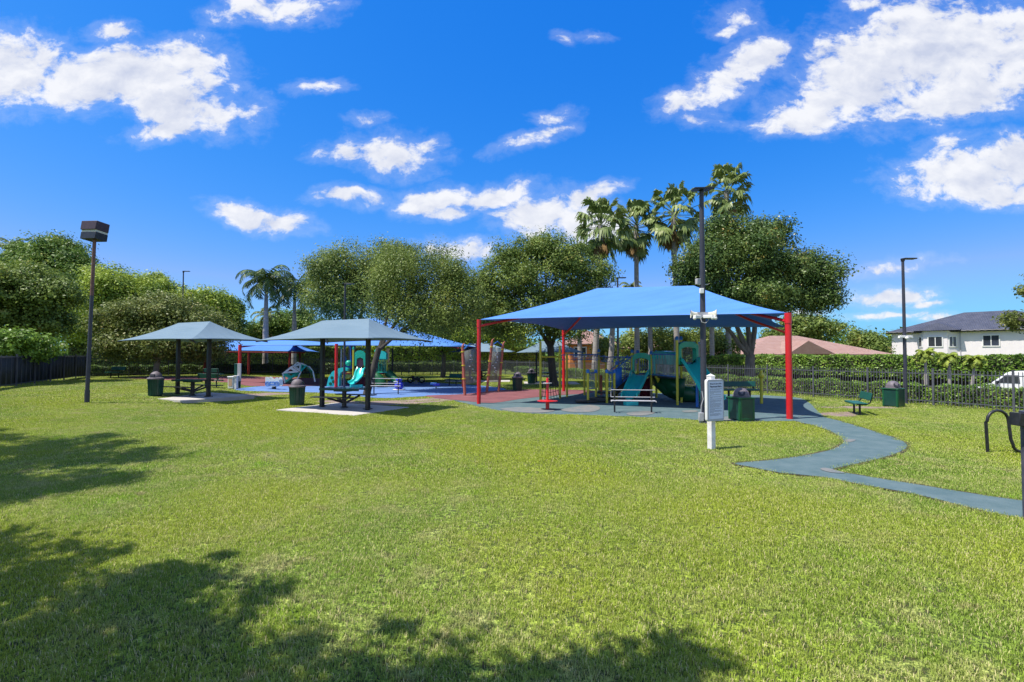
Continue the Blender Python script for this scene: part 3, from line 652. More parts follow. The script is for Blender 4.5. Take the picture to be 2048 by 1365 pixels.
# trees beyond the left edge of the photo that throw the foreground shade
def shadetree(nm, label, zc, shadow, seed, n):
    """crown lobes given by where their shade falls: (x, y, radius) on the lawn"""
    R = random.Random(seed); k = zc/math.tan(SUN_EL); lb = []
    for (x, y, r_) in shadow: lb.append((x+SUN_DIR.x*k, y+SUN_DIR.y*k, zc+R.uniform(-.4, .4), r_*.97, r_*.97, max(.45, r_*.4)))
    cx = sum(l[0] for l in lb)/len(lb)-1.5; cy = sum(l[1] for l in lb)/len(lb)-.5
    tree(nm, label, (cx, cy, T(cx, cy)), lb, 'oak', n, .13, seed, tr=.28, fork=.5, sig=.17, ragged=.3, inner=.4, per=40)
shadetree('shade_tree', 'leafy tree left of the view whose shadow lies on the lawn at left', 11.2,
    [(-8.0,10.1,1.1),(-7.3,8.5,1.0),(-9.5,10.2,1.5),(-11,11.4,1.7),(-8.6,7.9,1.5),(-12,9.5,2.4),(-7.4,7.6,.8),(-14.5,11.2,2),(-10,8,1.8)], 31, 24000)
shadetree('shade_tree', 'leafy tree beside the photographer whose shadow covers the near lawn', 7.2,
    [(-6.3,4.7,1.1),(-5.2,4.6,1.1),(-4.0,3.9,1.3),(-2.9,3.4,1.2),(-1.8,2.9,1.1),(-.7,2.8,1.0),(.4,2.5,.9),(.85,3.3,.42),(1.2,2.0,.9),(-7.6,5.0,1.2),(-4,1.9,2.2),(-1,1.4,1.8),(-2.4,2.2,1.4),(.1,1.6,1.2),(-7,2.6,2.2)], 32, 30000)

# palms
def pinnate(b, R, L, az, el0, dr, nl=34, lw=.085, ll0=.5):
    """one feather frond: arching midrib with leaflets; returns lists of quads"""
    pts = []; p = Vector((0, 0, 0)); e = el0; st_ = L/10
    for i in range(11):
        pts.append(p.copy()); p = p + Vector((math.cos(az)*math.cos(e), math.sin(az)*math.cos(e), math.sin(e)))*st_; e -= dr/10*(.5+i*.13)
    side = Vector((-math.sin(az), math.cos(az), 0))
    for i in range(nl):
        t = .12 + .88*i/(nl-1); k = min(int(t*10), 9); q = pts[k].lerp(pts[k+1], t*10-k); d = (pts[k+1]-pts[k]).normalized()
        ln = ll0*math.sin(PI*(.12+.85*t))**.6*R.uniform(.8, 1.1)
        for s in (-1, 1):
            dn = (side*s*R.uniform(.6, 1) + d*.45 + Vector((0, 0, -.75*R.uniform(.3, 1.4)))).normalized()
            wv = d*lw
            b.add([q-wv*.5, q+wv*.5, q+dn*ln*.6+wv*.4, q+dn*ln, q+dn*ln*.6-wv*.4], [(0,1,2,3,4)])
    for i in range(10): b.bar(pts[i], pts[i+1], .035)
def feather_palm(name, label, base, H, tr, L, nf, seed, shaft=False, group=None, leafm='frond', ll0=.55, lean=(0, 0)):
    R = random.Random(seed); t = thing(name, label, 'palm tree', base, 0, group)
    b = MB(); pr = [(tr*1.35, -.1), (tr*1.25, .3), (tr, H*.2), (tr*1.1, H*.5), (tr*.8, H*.8), (tr*.62, H)]
    b.tube([(lean[0]*(z/H)**1.5, lean[1]*(z/H)**1.5, z) if z > 0 else (0, 0, z) for r, z in pr], [r for r, z in pr], 12); b.build('trunk', 'palmbark', t)
    tp = Vector((lean[0], lean[1], H))
    if shaft:
        b = MB(); b.lathe([(tr*.64, 0), (tr*.72, .3), (tr*.5, 1.0), (.06, 1.5)], tp, 10); b.build('crownshaft', 'dkgreen', t)
    b = MB(); c = MB()
    for k in range(nf):
        az = k*2.399+R.uniform(-.2, .2); f = k/nf
        c.v = []; c.f = []; pinnate(c, R, L*R.uniform(.85, 1.1), az, 1.35-1.85*f, 1.9+.8*R.random(), ll0=ll0)
        o = tp + Vector((0, 0, 1.1 if shaft else .1)); b.add([Vector(v)+o for v in c.v], c.f)
    b.build('fronds', LF[leafm], t, smooth=False)
    return t
def royal(px, ytop, ycr, D, seed, label):
    z0 = T((px-1024)/FPX*D, D); zc = W(px, ycr, D).z; feather_palm('royal_palm', label, gbase(px, D), zc-z0-1.2, .24, 3.5*D/48, 22, seed, True, 'royal palms', ll0=.95, leafm='royal')
royal(531, 487, 563, 46, 1, 'royal palm with the cleaner, taller grey trunk, on the left of the pair')
royal(588, 512, 580, 50, 2, 'shaggier royal palm touching the oak, on the right of the pair')
feather_palm('feather_palm', 'small thin palm rising before the dark bushes by the royal palm trunk', gbase(532, 52), W(530,632,52).z-T(-26,52), .09, 2.0, 11, 3, ll0=.4)
feather_palm('feather_palm', 'palm crown showing above the dark tree at far left', gbase(22, 60), W(22,500,60).z-T(-40,60), .2, 3.0, 13, 4, ll0=.6)
feather_palm('feather_palm', 'low palm crown just over the big canopy ridge', gbase(1262, 62), W(1262,568,62).z, .2, 2.0, 12, 5, ll0=.5)

def fan_leaf(R, az, el, pet, r):
    """a fan leaf: drooping petiole, then a pleated disc split into fingers with hanging tips"""
    b = MB(); d = Vector((math.cos(az)*math.cos(el), math.sin(az)*math.cos(el), math.sin(el))); side = Vector((-math.sin(az), math.cos(az), 0)); q = d*pet
    b.bar((0, 0, 0), q, .045)
    n = 17; roll = R.uniform(-.7, .7); up = side.cross(d); side = (side*math.cos(roll)+up*math.sin(roll)).normalized(); hang = R.uniform(.25, .75)
    for i in range(n):
        a = (i/(n-1)-.5)*2.7; dir_ = (d*math.cos(a)+side*math.sin(a)); rr = r*(1-.10*abs(a))*R.uniform(.8, 1.15)
        pw = (side*math.cos(a)-d*math.sin(a))*.085*r; zz = .03*r*(1 if i % 2 else -1)
        m_ = q + dir_*rr*.58 + Vector((0, 0, -.10*r*hang+zz)); e = q + dir_*rr*.85 + Vector((0, 0, -rr*hang*R.uniform(.5, 1.2)))
        b.add([q, m_+pw, m_-pw], [(0, 1, 2)]); b.add([m_+pw, m_-pw, e], [(0, 1, 2)])
    return b
def fan_palm(label, px, ytop, D, seed, lean=0, cr=1.0, group='tall fan palms behind the large canopy'):
    R = random.Random(seed); x, y, z0 = gbase(px, D); zt = W(px, ytop, D).z; H = zt-z0-2.1*cr
    t = thing('fan_palm', label, 'palm tree', (x, y, z0), 0, group)
    b = MB(); b.tube([(lean, 0, -.1), (lean*.8, 0, H*.25), (lean*.3, 0, H*.6), (0, 0, H*.9), (0, 0, H)], [.34, .25, .22, .20, .24], 12); b.build('trunk', 'palmbark', t)
    b = MB(); nl = 46
    for k in range(nl):
        az = k*2.399+R.uniform(-.4, .4); f = k/nl
        lf = fan_leaf(R, az, 1.42-2.5*f**1.05+R.uniform(-.3, .3), R.uniform(.8, 1.5)*cr*(1 if f > .15 else .8), R.uniform(.75, 1.2)*cr)
        o = Vector((0, 0, H+.35-.9*f)); b.add([Vector(v)+o for v in lf.v], lf.f)
    b.build('fronds', LF['fan'], t, smooth=False)
    b = MB()
    for k in range(12):
        az = k*2.399+R.uniform(-.4, .4); lf = fan_leaf(R, az, -1.2+R.uniform(-.2, .2), R.uniform(.5, 1.2)*cr, R.uniform(.4, .7)*cr); o = Vector((0, 0, H-.5-R.uniform(0, .5))); b.add([Vector(v)+o for v in lf.v], lf.f)
    b.build('dead_fronds', 'thatch', t, smooth=False)
    return t
fan_palm('leftmost fan palm, its trunk foot hidden by the round olive tree', 1203, 388, 41, 1, -.6, 1.32)
fan_palm('fan palm with a bare slim trunk standing clear against the sky', 1274, 394, 44, 2, 0, 1.3)
fan_palm('fan palm between the bare-trunked one and the tall camera pole', 1350, 360, 42, 3, .2, 1.4)
fan_palm('tallest and rightmost fan palm, above the dark glossy tree', 1457, 328, 46, 4, 0, 1.25)
for k, (px, D, lean) in enumerate(((1158,46,.2),(1190,44,.3),(1228,40,-.5),(1300,47,.1),(1424,45,0))):
    x, y, z0 = gbase(px, D); t = thing('palm_trunk', ['bare pale trunk seen under the canopy beside the orange house', 'bare pale trunk right of the orange wall under the canopy', 'leaning pale palm trunk under the canopy left of the thin pole',
        'darker straight palm trunk seen under the middle of the canopy', 'bare trunk right of the camera pole under the canopy'][k], 'tree', (x, y, z0))
    b = MB(); b.tube([(lean, 0, -.1), (lean*.4, 0, 3), (0, 0, 7.0)], [.27, .22, .2], 10); b.build('trunk', 'palmbark', t)
    R = random.Random(90+k); V, F = crown([(0, 0, 7.0, 1.5, 1.5, .9)], 1500, .3, 300+k, per=12, sig=.3); npmesh('crown', V, F, LF['olive'], t)
for k, (px, yb, yt, s) in enumerate(((1850,735,698,.7),(1897,738,706,.75),(1940,738,710,.75))):
    D = 27; x, y, z0 = gbase(px, D)
    feather_palm('pygmy_palm', ['thin small palm left of its two fellows before the tall hedge', 'middle small palm with arching fronds before the tall hedge', 'small palm with leaning stem nearest the white van'][k],
                 (x, y, z0), W(px, yt+14, D).z-z0, .08, .95*s, 15, 60+k, group='pygmy palms before the tall hedge', leafm='reed', ll0=.25, lean=((0, 0), (0, 0), (.25, 0))[k])

# far wooded edge closing the view
def far_wood():
    R = np.random.RandomState(77); lobes = []
    for k in range(90):
        a = -1.25+2.5*k/89; D = 105+R.uniform(-8, 14); lobes.append((D*math.sin(a), D*math.cos(a), 1.6+R.uniform(0, 1.2), 4.2, 3, 3.2+R.uniform(0, 1.4)))
    V, F = crown(lobes, 50000, .6, 78, per=20, sig=.8, inner=.2); o = npmesh('far_wood', V, F, LF['dark']); tag(o, 'far line of trees closing the view', 'woods', kind='stuff')
far_wood()
# hedges
def hedge(name, label, p0, p1, wd, z0, h, leafm, n, size, seed, stems=True, zf=.22):
    p0 = Vector(p0); p1 = Vector(p1); L = (p1-p0).length; t = thing(name, label, 'hedge', (p0.x, p0.y, z0)); u_ = (p1-p0).normalized(); a = math.atan2(u_.y, u_.x); t.rotation_euler.z = a
    R = np.random.RandomState(seed); zb = h*zf if stems else .02
    m = n; f = R.rand(m); top = f < .42
    x = R.rand(m)*L; y = np.where(top, (R.rand(m)-.5)*wd, np.sign(R.rand(m)-.5)*wd/2); z = np.where(top, h, zb+R.rand(m)*(h-zb))
    wob = .06*np.sin(x*2.1)+.05*np.sin(x*5.3+1); z = z+wob*(z/h)+R.randn(m)*.035; y = y+R.randn(m)*.05+.05*np.sin(x*3.1+z*4)
    nz_ = np.stack([np.zeros(m), np.where(top, 0, np.sign(y)), np.where(top, 1., .35)], -1); nrm = unit(unit(R.randn(m, 3))*.9+nz_)
    V, F = leaves(np.stack([x, y, z], -1), nrm, size, R, .6); npmesh('foliage', V, F, LF[leafm], t)
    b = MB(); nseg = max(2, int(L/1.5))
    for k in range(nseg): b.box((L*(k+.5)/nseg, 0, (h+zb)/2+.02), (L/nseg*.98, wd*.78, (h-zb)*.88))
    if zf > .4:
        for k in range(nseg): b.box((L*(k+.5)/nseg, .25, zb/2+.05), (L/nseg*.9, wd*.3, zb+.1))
    if stems:
        R2 = random.Random(seed)
        for k in range(int(L/.8)): b.tube([(k*.8+R2.uniform(0, .3), R2.uniform(-.1, .1), -.05), (k*.8+R2.uniform(0, .3), 0, zb+.1)], .035, 5)
    b.build('woody_core', 'barkdk', t, smooth=False)
    return t
CRN = FPT(-39.5, 0)                        # far corner of the park
BLC = Vector((-31.0, 35.0, 0)); 
def mid(s, d): p = FPT(s, d); return p
hedge('low_hedge', 'clipped knee-high hedge just outside the right-hand fence', mid(-37, 1.5), mid(11, 1.5), .95, -.35, 1.13, 'hedge', 60000, .085, 1)
hedge('tall_hedge', 'tall leafy hedge across the street before the white house', mid(-60, 14.2), mid(2, 14.2), 1.9, -.66, 2.68, 'hedge', 66000, .15, 2, True, .46)
BD = (CRN-BLC).normalized(); BN = Vector((-BD.y, BD.x, 0))
zb_ = .35
hedge('low_hedge', 'long clipped hedge behind the back left fence', BLC+BN*1.3-BD*1, CRN+BN*1.3-BD*.5, 1.0, .10, 1.12, 'hedgedk', 40000, .11, 3)
hedge('tall_hedge', 'rough tall hedge behind the far left blue canopy', BLC+BN*11-BD*3, BLC+BN*11+BD*23, 1.5, .2, 2.7, 'oak', 30000, .2, 4, False)
hedge('tall_hedge', 'light green tall hedge in the far corner behind the climbing panels', BLC+BN*9+BD*25, BLC+BN*9+BD*47, 1.5, 0, 3.0, 'bright', 26000, .2, 5, False)

# ------------------------------------------------------------------ fences
def fence(name, label, p0, p1, h=1.52, sp=.112, bay=2.44, screen=False, pk=.02):
    p0 = Vector(p0); p1 = Vector(p1); L = (p1-p0).length; n = max(1, round(L/bay)); u_ = (p1-p0).normalized(); a = math.atan2(u_.y, u_.x)
    t = thing(name, label, 'fence', (p0.x, p0.y, 0), a)
    for k in range(n+1):
        q = p0.lerp(p1, k/n); z = T(q.x, q.y); b = MB(); b.box((L*k/n, 0, z+h/2), (.065, .065, h+.04)); b.box((L*k/n, 0, z+h+.03), (.08, .08, .03)); b.build('post', 'fence', t, smooth=False)
        if k == n: break
        q1 = p0.lerp(p1, (k+1)/n); z1 = T(q1.x, q1.y); x0, x1 = L*k/n+.035, L*(k+1)/n-.035; b = MB()
        for zz in ((h-.17, .20) if not screen else (h-.10, .16)): b.bar((x0, 0, z+zz), (x1, 0, z1+zz), .03, .035)
        m_ = round((x1-x0)/sp)
        for j in range(1, m_):
            f = j/m_; x = x0+(x1-x0)*f; zz = z+(z1-z)*f; b.box((x, 0, zz+(h+.05)/2), (pk, pk, h-.07))
        b.build('picket_panel', 'fence', t, smooth=False)
        if screen:
            b = MB(); ns = 7; vs = []; fs = []; R = random.Random(k)
            for j in range(ns+1):
                f = j/ns; x = x0+(x1-x0)*f; zz = z+(z1-z)*f; x += -.06 if j == 0 else .06 if j == ns else 0; vs += [(x, .045+R.uniform(0, .02), zz+.12), (x, .045+R.uniform(0, .02), zz+h-.06)]
            fs = [(2*j, 2*j+2, 2*j+3, 2*j+1) for j in range(ns)]
            b.add(vs, fs); o = b.build('windscreen', 'screen', t); so_ = o.modifiers.new('thick', 'SOLIDIFY'); so_.thickness = .006
    return t
fence('picket_fence', 'dark metal picket fence along the right side of the park', CRN, FPT(13, 0))
fence('picket_fence', 'dark metal picket fence along the far left back of the park', BLC, CRN)
LF0 = Vector((-19.5, 14.0, 0)); fence('screened_fence', 'fence with black windscreen along the left edge of the lawn', LF0, BLC, h=1.62, screen=True, sp=.6, bay=2.4, pk=.022)

# ------------------------------------------------------------------ shade canopies
def canopy_roof(c, a, b_, ux, ze, zr, rl, sag=.10, dip=.25, thick=.012, hn=24):
    """hip shade cloth: half sizes a, b_, axis angle ux, eave and ridge heights, ridge half length"""
    cs, sn = math.cos(ux), math.sin(ux); mb = MB(); idx = {}
    def PT(s, t):
        # s, t in -1..1 ; edges drawn in as a catenary
        ea = a*(1-sag*.55*(1-t*t)*abs(s)**3); eb = b_*(1-sag*(1-s*s)*abs(t)**3)
        x, y = s*ea, t*eb
        dx = max(0, (abs(s)*a-rl)/(a-rl)); dy = abs(t); q = max(dx, dy)
        z = zr + (ze-zr)*q**.93 - dip*.0
        z -= dip*4*q*(1-q)*.22 + 0
        return Vector((x*cs-y*sn, x*sn+y*cs, z))
    vs = [PT(-1+2*i/hn, -1+2*j/hn) for j in range(hn+1) for i in range(hn+1)]
    fs = [(j*(hn+1)+i, j*(hn+1)+i+1, (j+1)*(hn+1)+i+1, (j+1)*(hn+1)+i) for j in range(hn) for i in range(hn)]
    mb.add(vs, fs); return mb, PT
def hip_roof(c4, r2, sag=.5, n=14, sagz=.18):
    """hip cloth from four world corners (in order) and two ridge ends (r2[0] by corners 0,3; r2[1] by 1,2)"""
    mb = MB(); C = [Vector(p) for p in c4]; Rg = [Vector(p) for p in r2]; cen = sum(C, Vector())/4
    def edge(p, q, t, top):
        v_ = p.lerp(q, t); k = 4*t*(1-t); inw = (cen-v_); inw.z = 0; inw.normalize()
        return v_ + inw*sag*k + Vector((0, 0, sagz*k*.35))
    def face(p, q, rp, rq):
        vs = []; fs = []
        for j in range(n+1):
            f = j/n
            for i in range(n+1):
                t = i/n; e = edge(p, q, t, 0); r = rp.lerp(rq, t); x = e.lerp(r, f); x.z -= sagz*4*f*(1-f)*.55*(1 if True else 0); vs.append(x)
        for j in range(n):
            for i in range(n): fs.append((j*(n+1)+i, j*(n+1)+i+1, (j+1)*(n+1)+i+1, (j+1)*(n+1)+i))
        mb.add(vs, fs)
    face(C[0], C[1], Rg[0], Rg[1]); face(C[1], C[2], Rg[1], Rg[1]); face(C[2], C[3], Rg[1], Rg[0]); face(C[3], C[0], Rg[0], Rg[0])
    return mb
def cloth(mb, m, parent):
    o = mb.build('shade_cloth', m, parent, smooth=True)
    import bmesh
    bm = bmesh.new(); bm.from_mesh(o.data); bmesh.ops.remove_doubles(bm, verts=bm.verts, dist=.002); bmesh.ops.dissolve_degenerate(bm, dist=.001, edges=bm.edges)
    bmesh.ops.recalc_face_normals(bm, faces=bm.faces)
    if sum(f.normal.z for f in bm.faces) < 0: bmesh.ops.reverse_faces(bm, faces=bm.faces)
    bm.to_mesh(o.data); bm.free()
    for p in o.data.polygons: p.use_smooth = True
    o.data.set_sharp_from_angle(angle=math.radians(12))
    s = o.modifiers.new('thick', 'SOLIDIFY'); s.thickness = .012; s.offset = 0
    return o

# the large blue canopy
cFL, cFR, cBL, cBR = W(958,640,20.9), W(1576,627,16.07), W(1127,661,28.0), W(1574,655,22.2)
t = thing('shade_canopy', 'largest bright blue shade canopy on four thick red posts over the main play structure', 'canopy', (5.8, 21.7, 0))
def rel(p, t_): return Vector(p)-Vector(t_.location)
rg = [W(1195,577,22.4), W(1388,572,20.6)]
cloth(hip_roof([rel(p, t) for p in (cFL, cFR, cBR, cBL)], [rel(p, t) for p in rg], .55), 'shade_blue', t)
for p, m, r in ((cFL, 'red', .085), (cFR, 'red', .10), (cBL, 'maroon', .085), (cBR, 'maroon', .085)):
    q = rel(p, t); z0 = T(p.x, p.y); b = MB(); b.tube([(q.x, q.y, z0-.1), (q.x, q.y, q.z-.02)], r, 16); b.tube([(q.x, q.y, q.z-.34), (q.x, q.y, q.z+.01)], r*1.12, 16); b.build('post', 'red', t)
for p, r_ in ((cFL, rg[0]), (cFR, rg[1]), (cBL, rg[0]), (cBR, rg[1])):
    a, b2 = rel(p, t), rel(r_, t); b = MB(); pts = []
    for k in range(9):
        f = k/8; x = a.lerp(b2, f); x.z -= .16+.26*math.sin(PI*f); x.z -= .12*(1-f)**6; pts.append(x)
    b.tube(pts, .055, 10); b.build('roof_arm', 'red', t)
b = MB(); a, b2 = rel(rg[0], t), rel(rg[1], t); b.tube([a-Vector((0,0,.16)), b2-Vector((0,0,.16))], .055, 10); b.build('ridge_beam', 'red', t)

# the middle blue canopy
t = thing('shade_canopy', 'bright blue shade canopy over the small children\'s climber, partly hidden behind the right-hand picnic shelter', 'canopy', (-10.6, 35, 0))
c4 = [W(477,692,31.4), W(918,694,31.0), Vector((-3.0, 40.5, 2.75)), Vector((-18.5, 40.5, 2.9))]
rg = [W(700,640,35.5), W(757,637,35.5)]
cloth(hip_roof([rel(p, t) for p in c4], [rel(p, t) for p in rg], .3), 'shade_blue', t)
for (px, yb, yt, D, m) in ((480,776,690,31.4,'red'), (673,781,688,30.2,'red'), (927,775,694,31.2,'maroon'), (785,757,697,40.3,'navy'), (411,757,694,39.5,'maroon')):
    p = W(px, yt, D); q = rel(p, t); b = MB(); b.tube([(q.x, q.y, T(p.x, p.y)-.1), (q.x, q.y, q.z)], .10 if m != 'navy' else .07, 14); b.build('post', m, t)
b = MB()
for p in c4:
    a_, c_ = rel(p, t), rel(rg[0] if p[0] < -10 else rg[1], t); b.tube([a_-Vector((0,0,.1)), a_.lerp(c_, .3)-Vector((0,0,.36)), a_.lerp(c_, .6)-Vector((0,0,.36)), c_-Vector((0,0,.3))], .05, 8)
b.build('roof_arm', 'maroon', t)

# far left blue canopy
t = thing('shade_canopy', 'low light blue shade canopy farthest back on dark red posts, left of the dome climber', 'canopy', (-22.5, 41, 0))
c4 = [W(385,702,37.5), W(611,704,38.5), W(640,703,46), W(400,702,45.5)]
rg = [W(455,682,41), W(585,684,41.5)]
c4[3] = Vector((c4[3].x, c4[3].y, c4[0].z)); c4[2] = Vector((c4[2].x, c4[2].y, c4[1].z))
cloth(hip_roof([rel(p, t) for p in c4], [rel(p, t) for p in rg], .25), 'shade_blue', t)
for px, D in ((410, 38.5), (498, 38.3), (580, 38.6), (600, 45)):
    p = W(px, 702, D); q = rel(p, t); b = MB(); b.tube([(q.x, q.y, T(p.x, p.y)-.1), (q.x, q.y, c4[0].z-t.location.z-.05)], .10, 12); b.build('post', 'maroon', t)
b = MB(); b.tube([rel(c4[0], t)-Vector((0,0,.08)), rel(c4[1], t)-Vector((0,0,.08))], .05, 8); b.build('eave_beam', 'maroon', t)

# small grey-blue picnic canopies at the back
def small_canopy(label, px, ya, yl, half, D, legs):
    x, y, z0 = gbase(px, D); t = thing('small_shade_canopy', label, 'canopy', (x, y, z0), 0, 'small grey-blue canopies at the back'); e = W(px, yl, D).z-z0; r = W(px, ya, D).z-z0; w_ = half*D/FPX
    cloth(hip_roof([(-w_, -1.3, e), (w_*.9, -1.9, e), (w_, 1.5, e+.05), (-w_*.9, 1.9, e+.05)], [(-w_*.25, 0, r), (w_*.25, 0, r)], .15, 8, .1), 'shade_grey', t)
    for q in (-1, 1): b = MB(); b.tube([(q*w_*.4, 0, -.1), (q*w_*.4, 0, r-.15)], .07, 10); b.build('post', 'black', t)
    return t
small_canopy('pale grey-blue canopy seen through the clear climbing panels', 966, 688, 705, 66, 41, 2)
small_canopy('darker grey-blue canopy behind the big olive tree\'s trunk', 1100, 683, 706, 68, 36.5, 2)

# picnic shelters
def shelter(c, a, b_, ze, zr, label):
    z0 = T(*c)+.05; t = thing('picnic_shelter', label, 'shade shelter', (c[0], c[1], z0), math.atan2(UA[1], UA[0]), 'teal picnic shelters')
    e, r = ze-z0, zr-z0
    cloth(hip_roof([(-a, -b_, e), (a, -b_, e), (a, b_, e), (-a, b_, e)], [(-1.25, 0, r), (1.25, 0, r)], .16, 12, .14), 'shade_teal', t)
    for q in (-1, 1):
        b = MB(); b.box((q*1.22, 0, (r-.1)/2-.03), (.14, .14, r-.06)); b.box((q*1.22, 0, .012), (.26, .26, .024)); b.build('post', 'black', t, smooth=False)
        for s in (-1, 1): b = MB(); b.tube([(q*1.22, 0, r-.22), (q*(1.22+(a-1.22)*.5), s*b_*.5, r-.26-(r-e)*.5), (q*(a+.02), s*(b_+.02), e-.035)], [.05, .045, .03], 8); b.build('roof_arm', 'black', t)
    return t
shelter(C2, 2.87, 1.75, W(700,681,18.3).z, W(690,640,19).z, 'nearer teal-roofed picnic shelter with two black posts, on the right of the two')
shelter(C1, 2.87, 1.75, W(382,681,21.6).z, W(390,645,22.7).z, 'farther teal-roofed picnic shelter, on the left of the two')

# picnic tables
def picnic_table(label, c, rz, group='green pedestal picnic tables'):
    z0 = T(*c)+.05; t = thing('picnic_table', label, 'picnic table', (c[0], c[1], z0), rz, group)
    b = MB(); b.box((0, 0, .75), (1.83, .72, .035)); b.box((0, -.345, .715), (1.83, .03, .07)); b.box((0, .345, .715), (1.83, .03, .07)); b.build('tabletop', 'canbody', t, bevel=.008)
    b = MB(); b.box((0, 0, .68), (.62, .5, .09)); b.box((0, 0, .34), (.12, .12, .64)); b.lathe([(.16, 0), (.15, .02), (.09, .06), (.08, .35)], (0, 0, 0), 12); b.build('pedestal', 'black', t)
    for s in (-1, 1):
        b = MB(); b.box((0, s*.72, .45), (1.83, .28, .035)); b.build('seat', 'black', t, bevel=.008)
        b = MB(); b.bar((-.1, 0, .2), (-.22, s*.70, .42), .05, .07); b.bar((.1, 0, .2), (.22, s*.70, .42), .05, .07); b.build('seat_arm', 'black', t)
    return t
UZ = math.atan2(UA[1], UA[0])
pt = picnic_table('green-topped table under the nearer, right-hand picnic shelter', C2, UZ+.15)
dup(pt, (C1[0], C1[1], T(*C1)+.05), UZ+.15, 'green-topped table under the farther, left-hand picnic shelter')
dup(pt, (-2.6, 41.2, .05), .3, 'small far table under the pale grey-blue canopy')
dup(pt, (2.9, 36.0, .05), .1, 'small far table under the darker grey-blue canopy behind the olive tree')

# ------------------------------------------------------------------ bins
def round_bin(label, p, h=1.12, rz=0):
    t = thing('litter_bin', label, 'trash can', p, rz, 'round green litter bins'); k = h/1.12
    b = MB(); b.lathe([(.24*k, 0), (.27*k, .03*k), (.285*k, .4*k), (.30*k, .74*k), (.31*k, .78*k)], (0, 0, 0), 24)
    for q in range(24):
        a = 2*PI*q/24; b.bar((.265*k*math.cos(a), .265*k*math.sin(a), .03), (.305*k*math.cos(a), .305*k*math.sin(a), .76*k), .03, .012)
    b.build('body', 'canbody', t)
    b = MB(); b.lathe([(.335*k, .76*k), (.345*k, .79*k), (.33*k, .83*k), (.25*k, .85*k), (.245*k, .90*k), (.21*k, 1.0*k), (.14*k, 1.075*k), (.06*k, 1.11*k), (.005, 1.12*k)], (0, 0, 0), 24, True, False); lid = b.build('lid', 'canlid', t)
    b = MB(); b.box((0, -.225*k, .94*k), (.2*k, .05*k, .11*k), rx=-.35); b.build('flap', 'black', lid)
    return t
rb = round_bin('round green bin on the lawn edge of the farther, left-hand picnic pad', gp(311, 792))
dup(rb, gp(594, 811), 1.9, 'round green bin at the near picnic shelter, largest of the round ones')
dup(rb, gp(1035, 782), 0, 'nearer round green bin between the clear climbing panels and the olive tree trunk')
dup(rb, gp(1063, 768), 0, 'round green bin farther back beside the pad of the dark grey canopy')
def square_bin(label, p, rz):
    t = thing('litter_bin', label, 'trash can', p, rz, 'square green litter bins')
    b = MB(); b.box((0, 0, .38), (.56, .56, .70)); b.build('body', 'canbody', t, bevel=.03)
    b = MB()
    for s in (-1, 1):
        b.box((s*.24, -.283, .38), (.06, .012, .70)); b.box((s*.283, .24, .38), (.012, .06, .70)); b.box((s*.283, -.24, .38), (.012, .06, .70))
    b.box((0, -.284, .06), (.5, .014, .07)); b.box((0, 0, .745), (.62, .62, .035)); b.box((0, 0, .02), (.52, .52, .04)); b.build('frame', 'dkgreen', t, bevel=.005)
    b = MB(); b.lathe([(.27, .76), (.275, .80), (.245, .82), (.24, .88), (.20, .97), (.13, 1.03), (.05, 1.06), (.005, 1.065)], (0, 0, 0), 24, True, False); lid = b.build('lid', 'canlid', t)
    b = MB(); b.lathe([(.10, -.012), (.11, .012)], (0, 0, 0), 14); b.build('opening', 'black', lid, loc=(-.13, -.17, .90)).rotation_euler = (1.05, 0, -.6)
    return t
sb_ = square_bin('square dark bin beside the rules sign, close to the right front canopy post', gp(1483, 841), .25)
dup(sb_, gp(1787, 814), .5, 'square green bin on the lawn by the right-hand lamp post')

# ------------------------------------------------------------------ benches
def back_bench(label, p, rz, L=1.15, group='green benches with backs'):
    t = thing('park_bench', label, 'bench', p, rz, group)
    b = MB(); b.box((0, -.05, .43), (L, .40, .035)); b.box((0, -.245, .415), (L, .03, .06)); b.build('seat', 'benchgreen', t, bevel=.01)
    b = MB(); b.box((0, .24, .68), (L, .03, .26), rx=-.2); b.build('backrest', 'benchgreen', t, bevel=.01)
    for s in (-1, 1):
        b = MB(); b.tube([(s*L*.27, -.03, -.1), (s*L*.27, -.03, .41)], .035, 8); b.build('leg', 'black', t)
        b = MB(); b.tube([(s*L*.44, -.18, .40), (s*L*.44, .12, .40), (s*L*.44, .22, .47), (s*L*.44, .27, .62), (s*L*.44, .30, .80)], .022, 8); b.build('arm', 'black', t)
    return t
fa = math.atan2(FT[1], FT[0])
bb = back_bench('green bench with a back standing on a bare dirt patch right of the play surface', gp(1716, 829), -1.92)
for (px, py, rz, lb) in ((230, 757, -.15, 'tiny dark bench at the left end of the back fence'), (421, 776, PI, 'bench with back just behind the left-hand picnic table'),
        (427, 762, PI-.15, 'farther bench with back behind the left-hand picnic table by the red surface'), (906, 772, fa+.4, 'green bench with back on the dirt left of the climbing panels'),
        (626, 756, PI-.1, 'green bench with back between the dome climber and the black post'), (1478, 797, .06, 'wide dark green bench behind the rules sign and bin')):
    o = dup(bb, gp(px, py), rz, lb)
    if px == 1478: o.scale = (1.7, 1, 1)
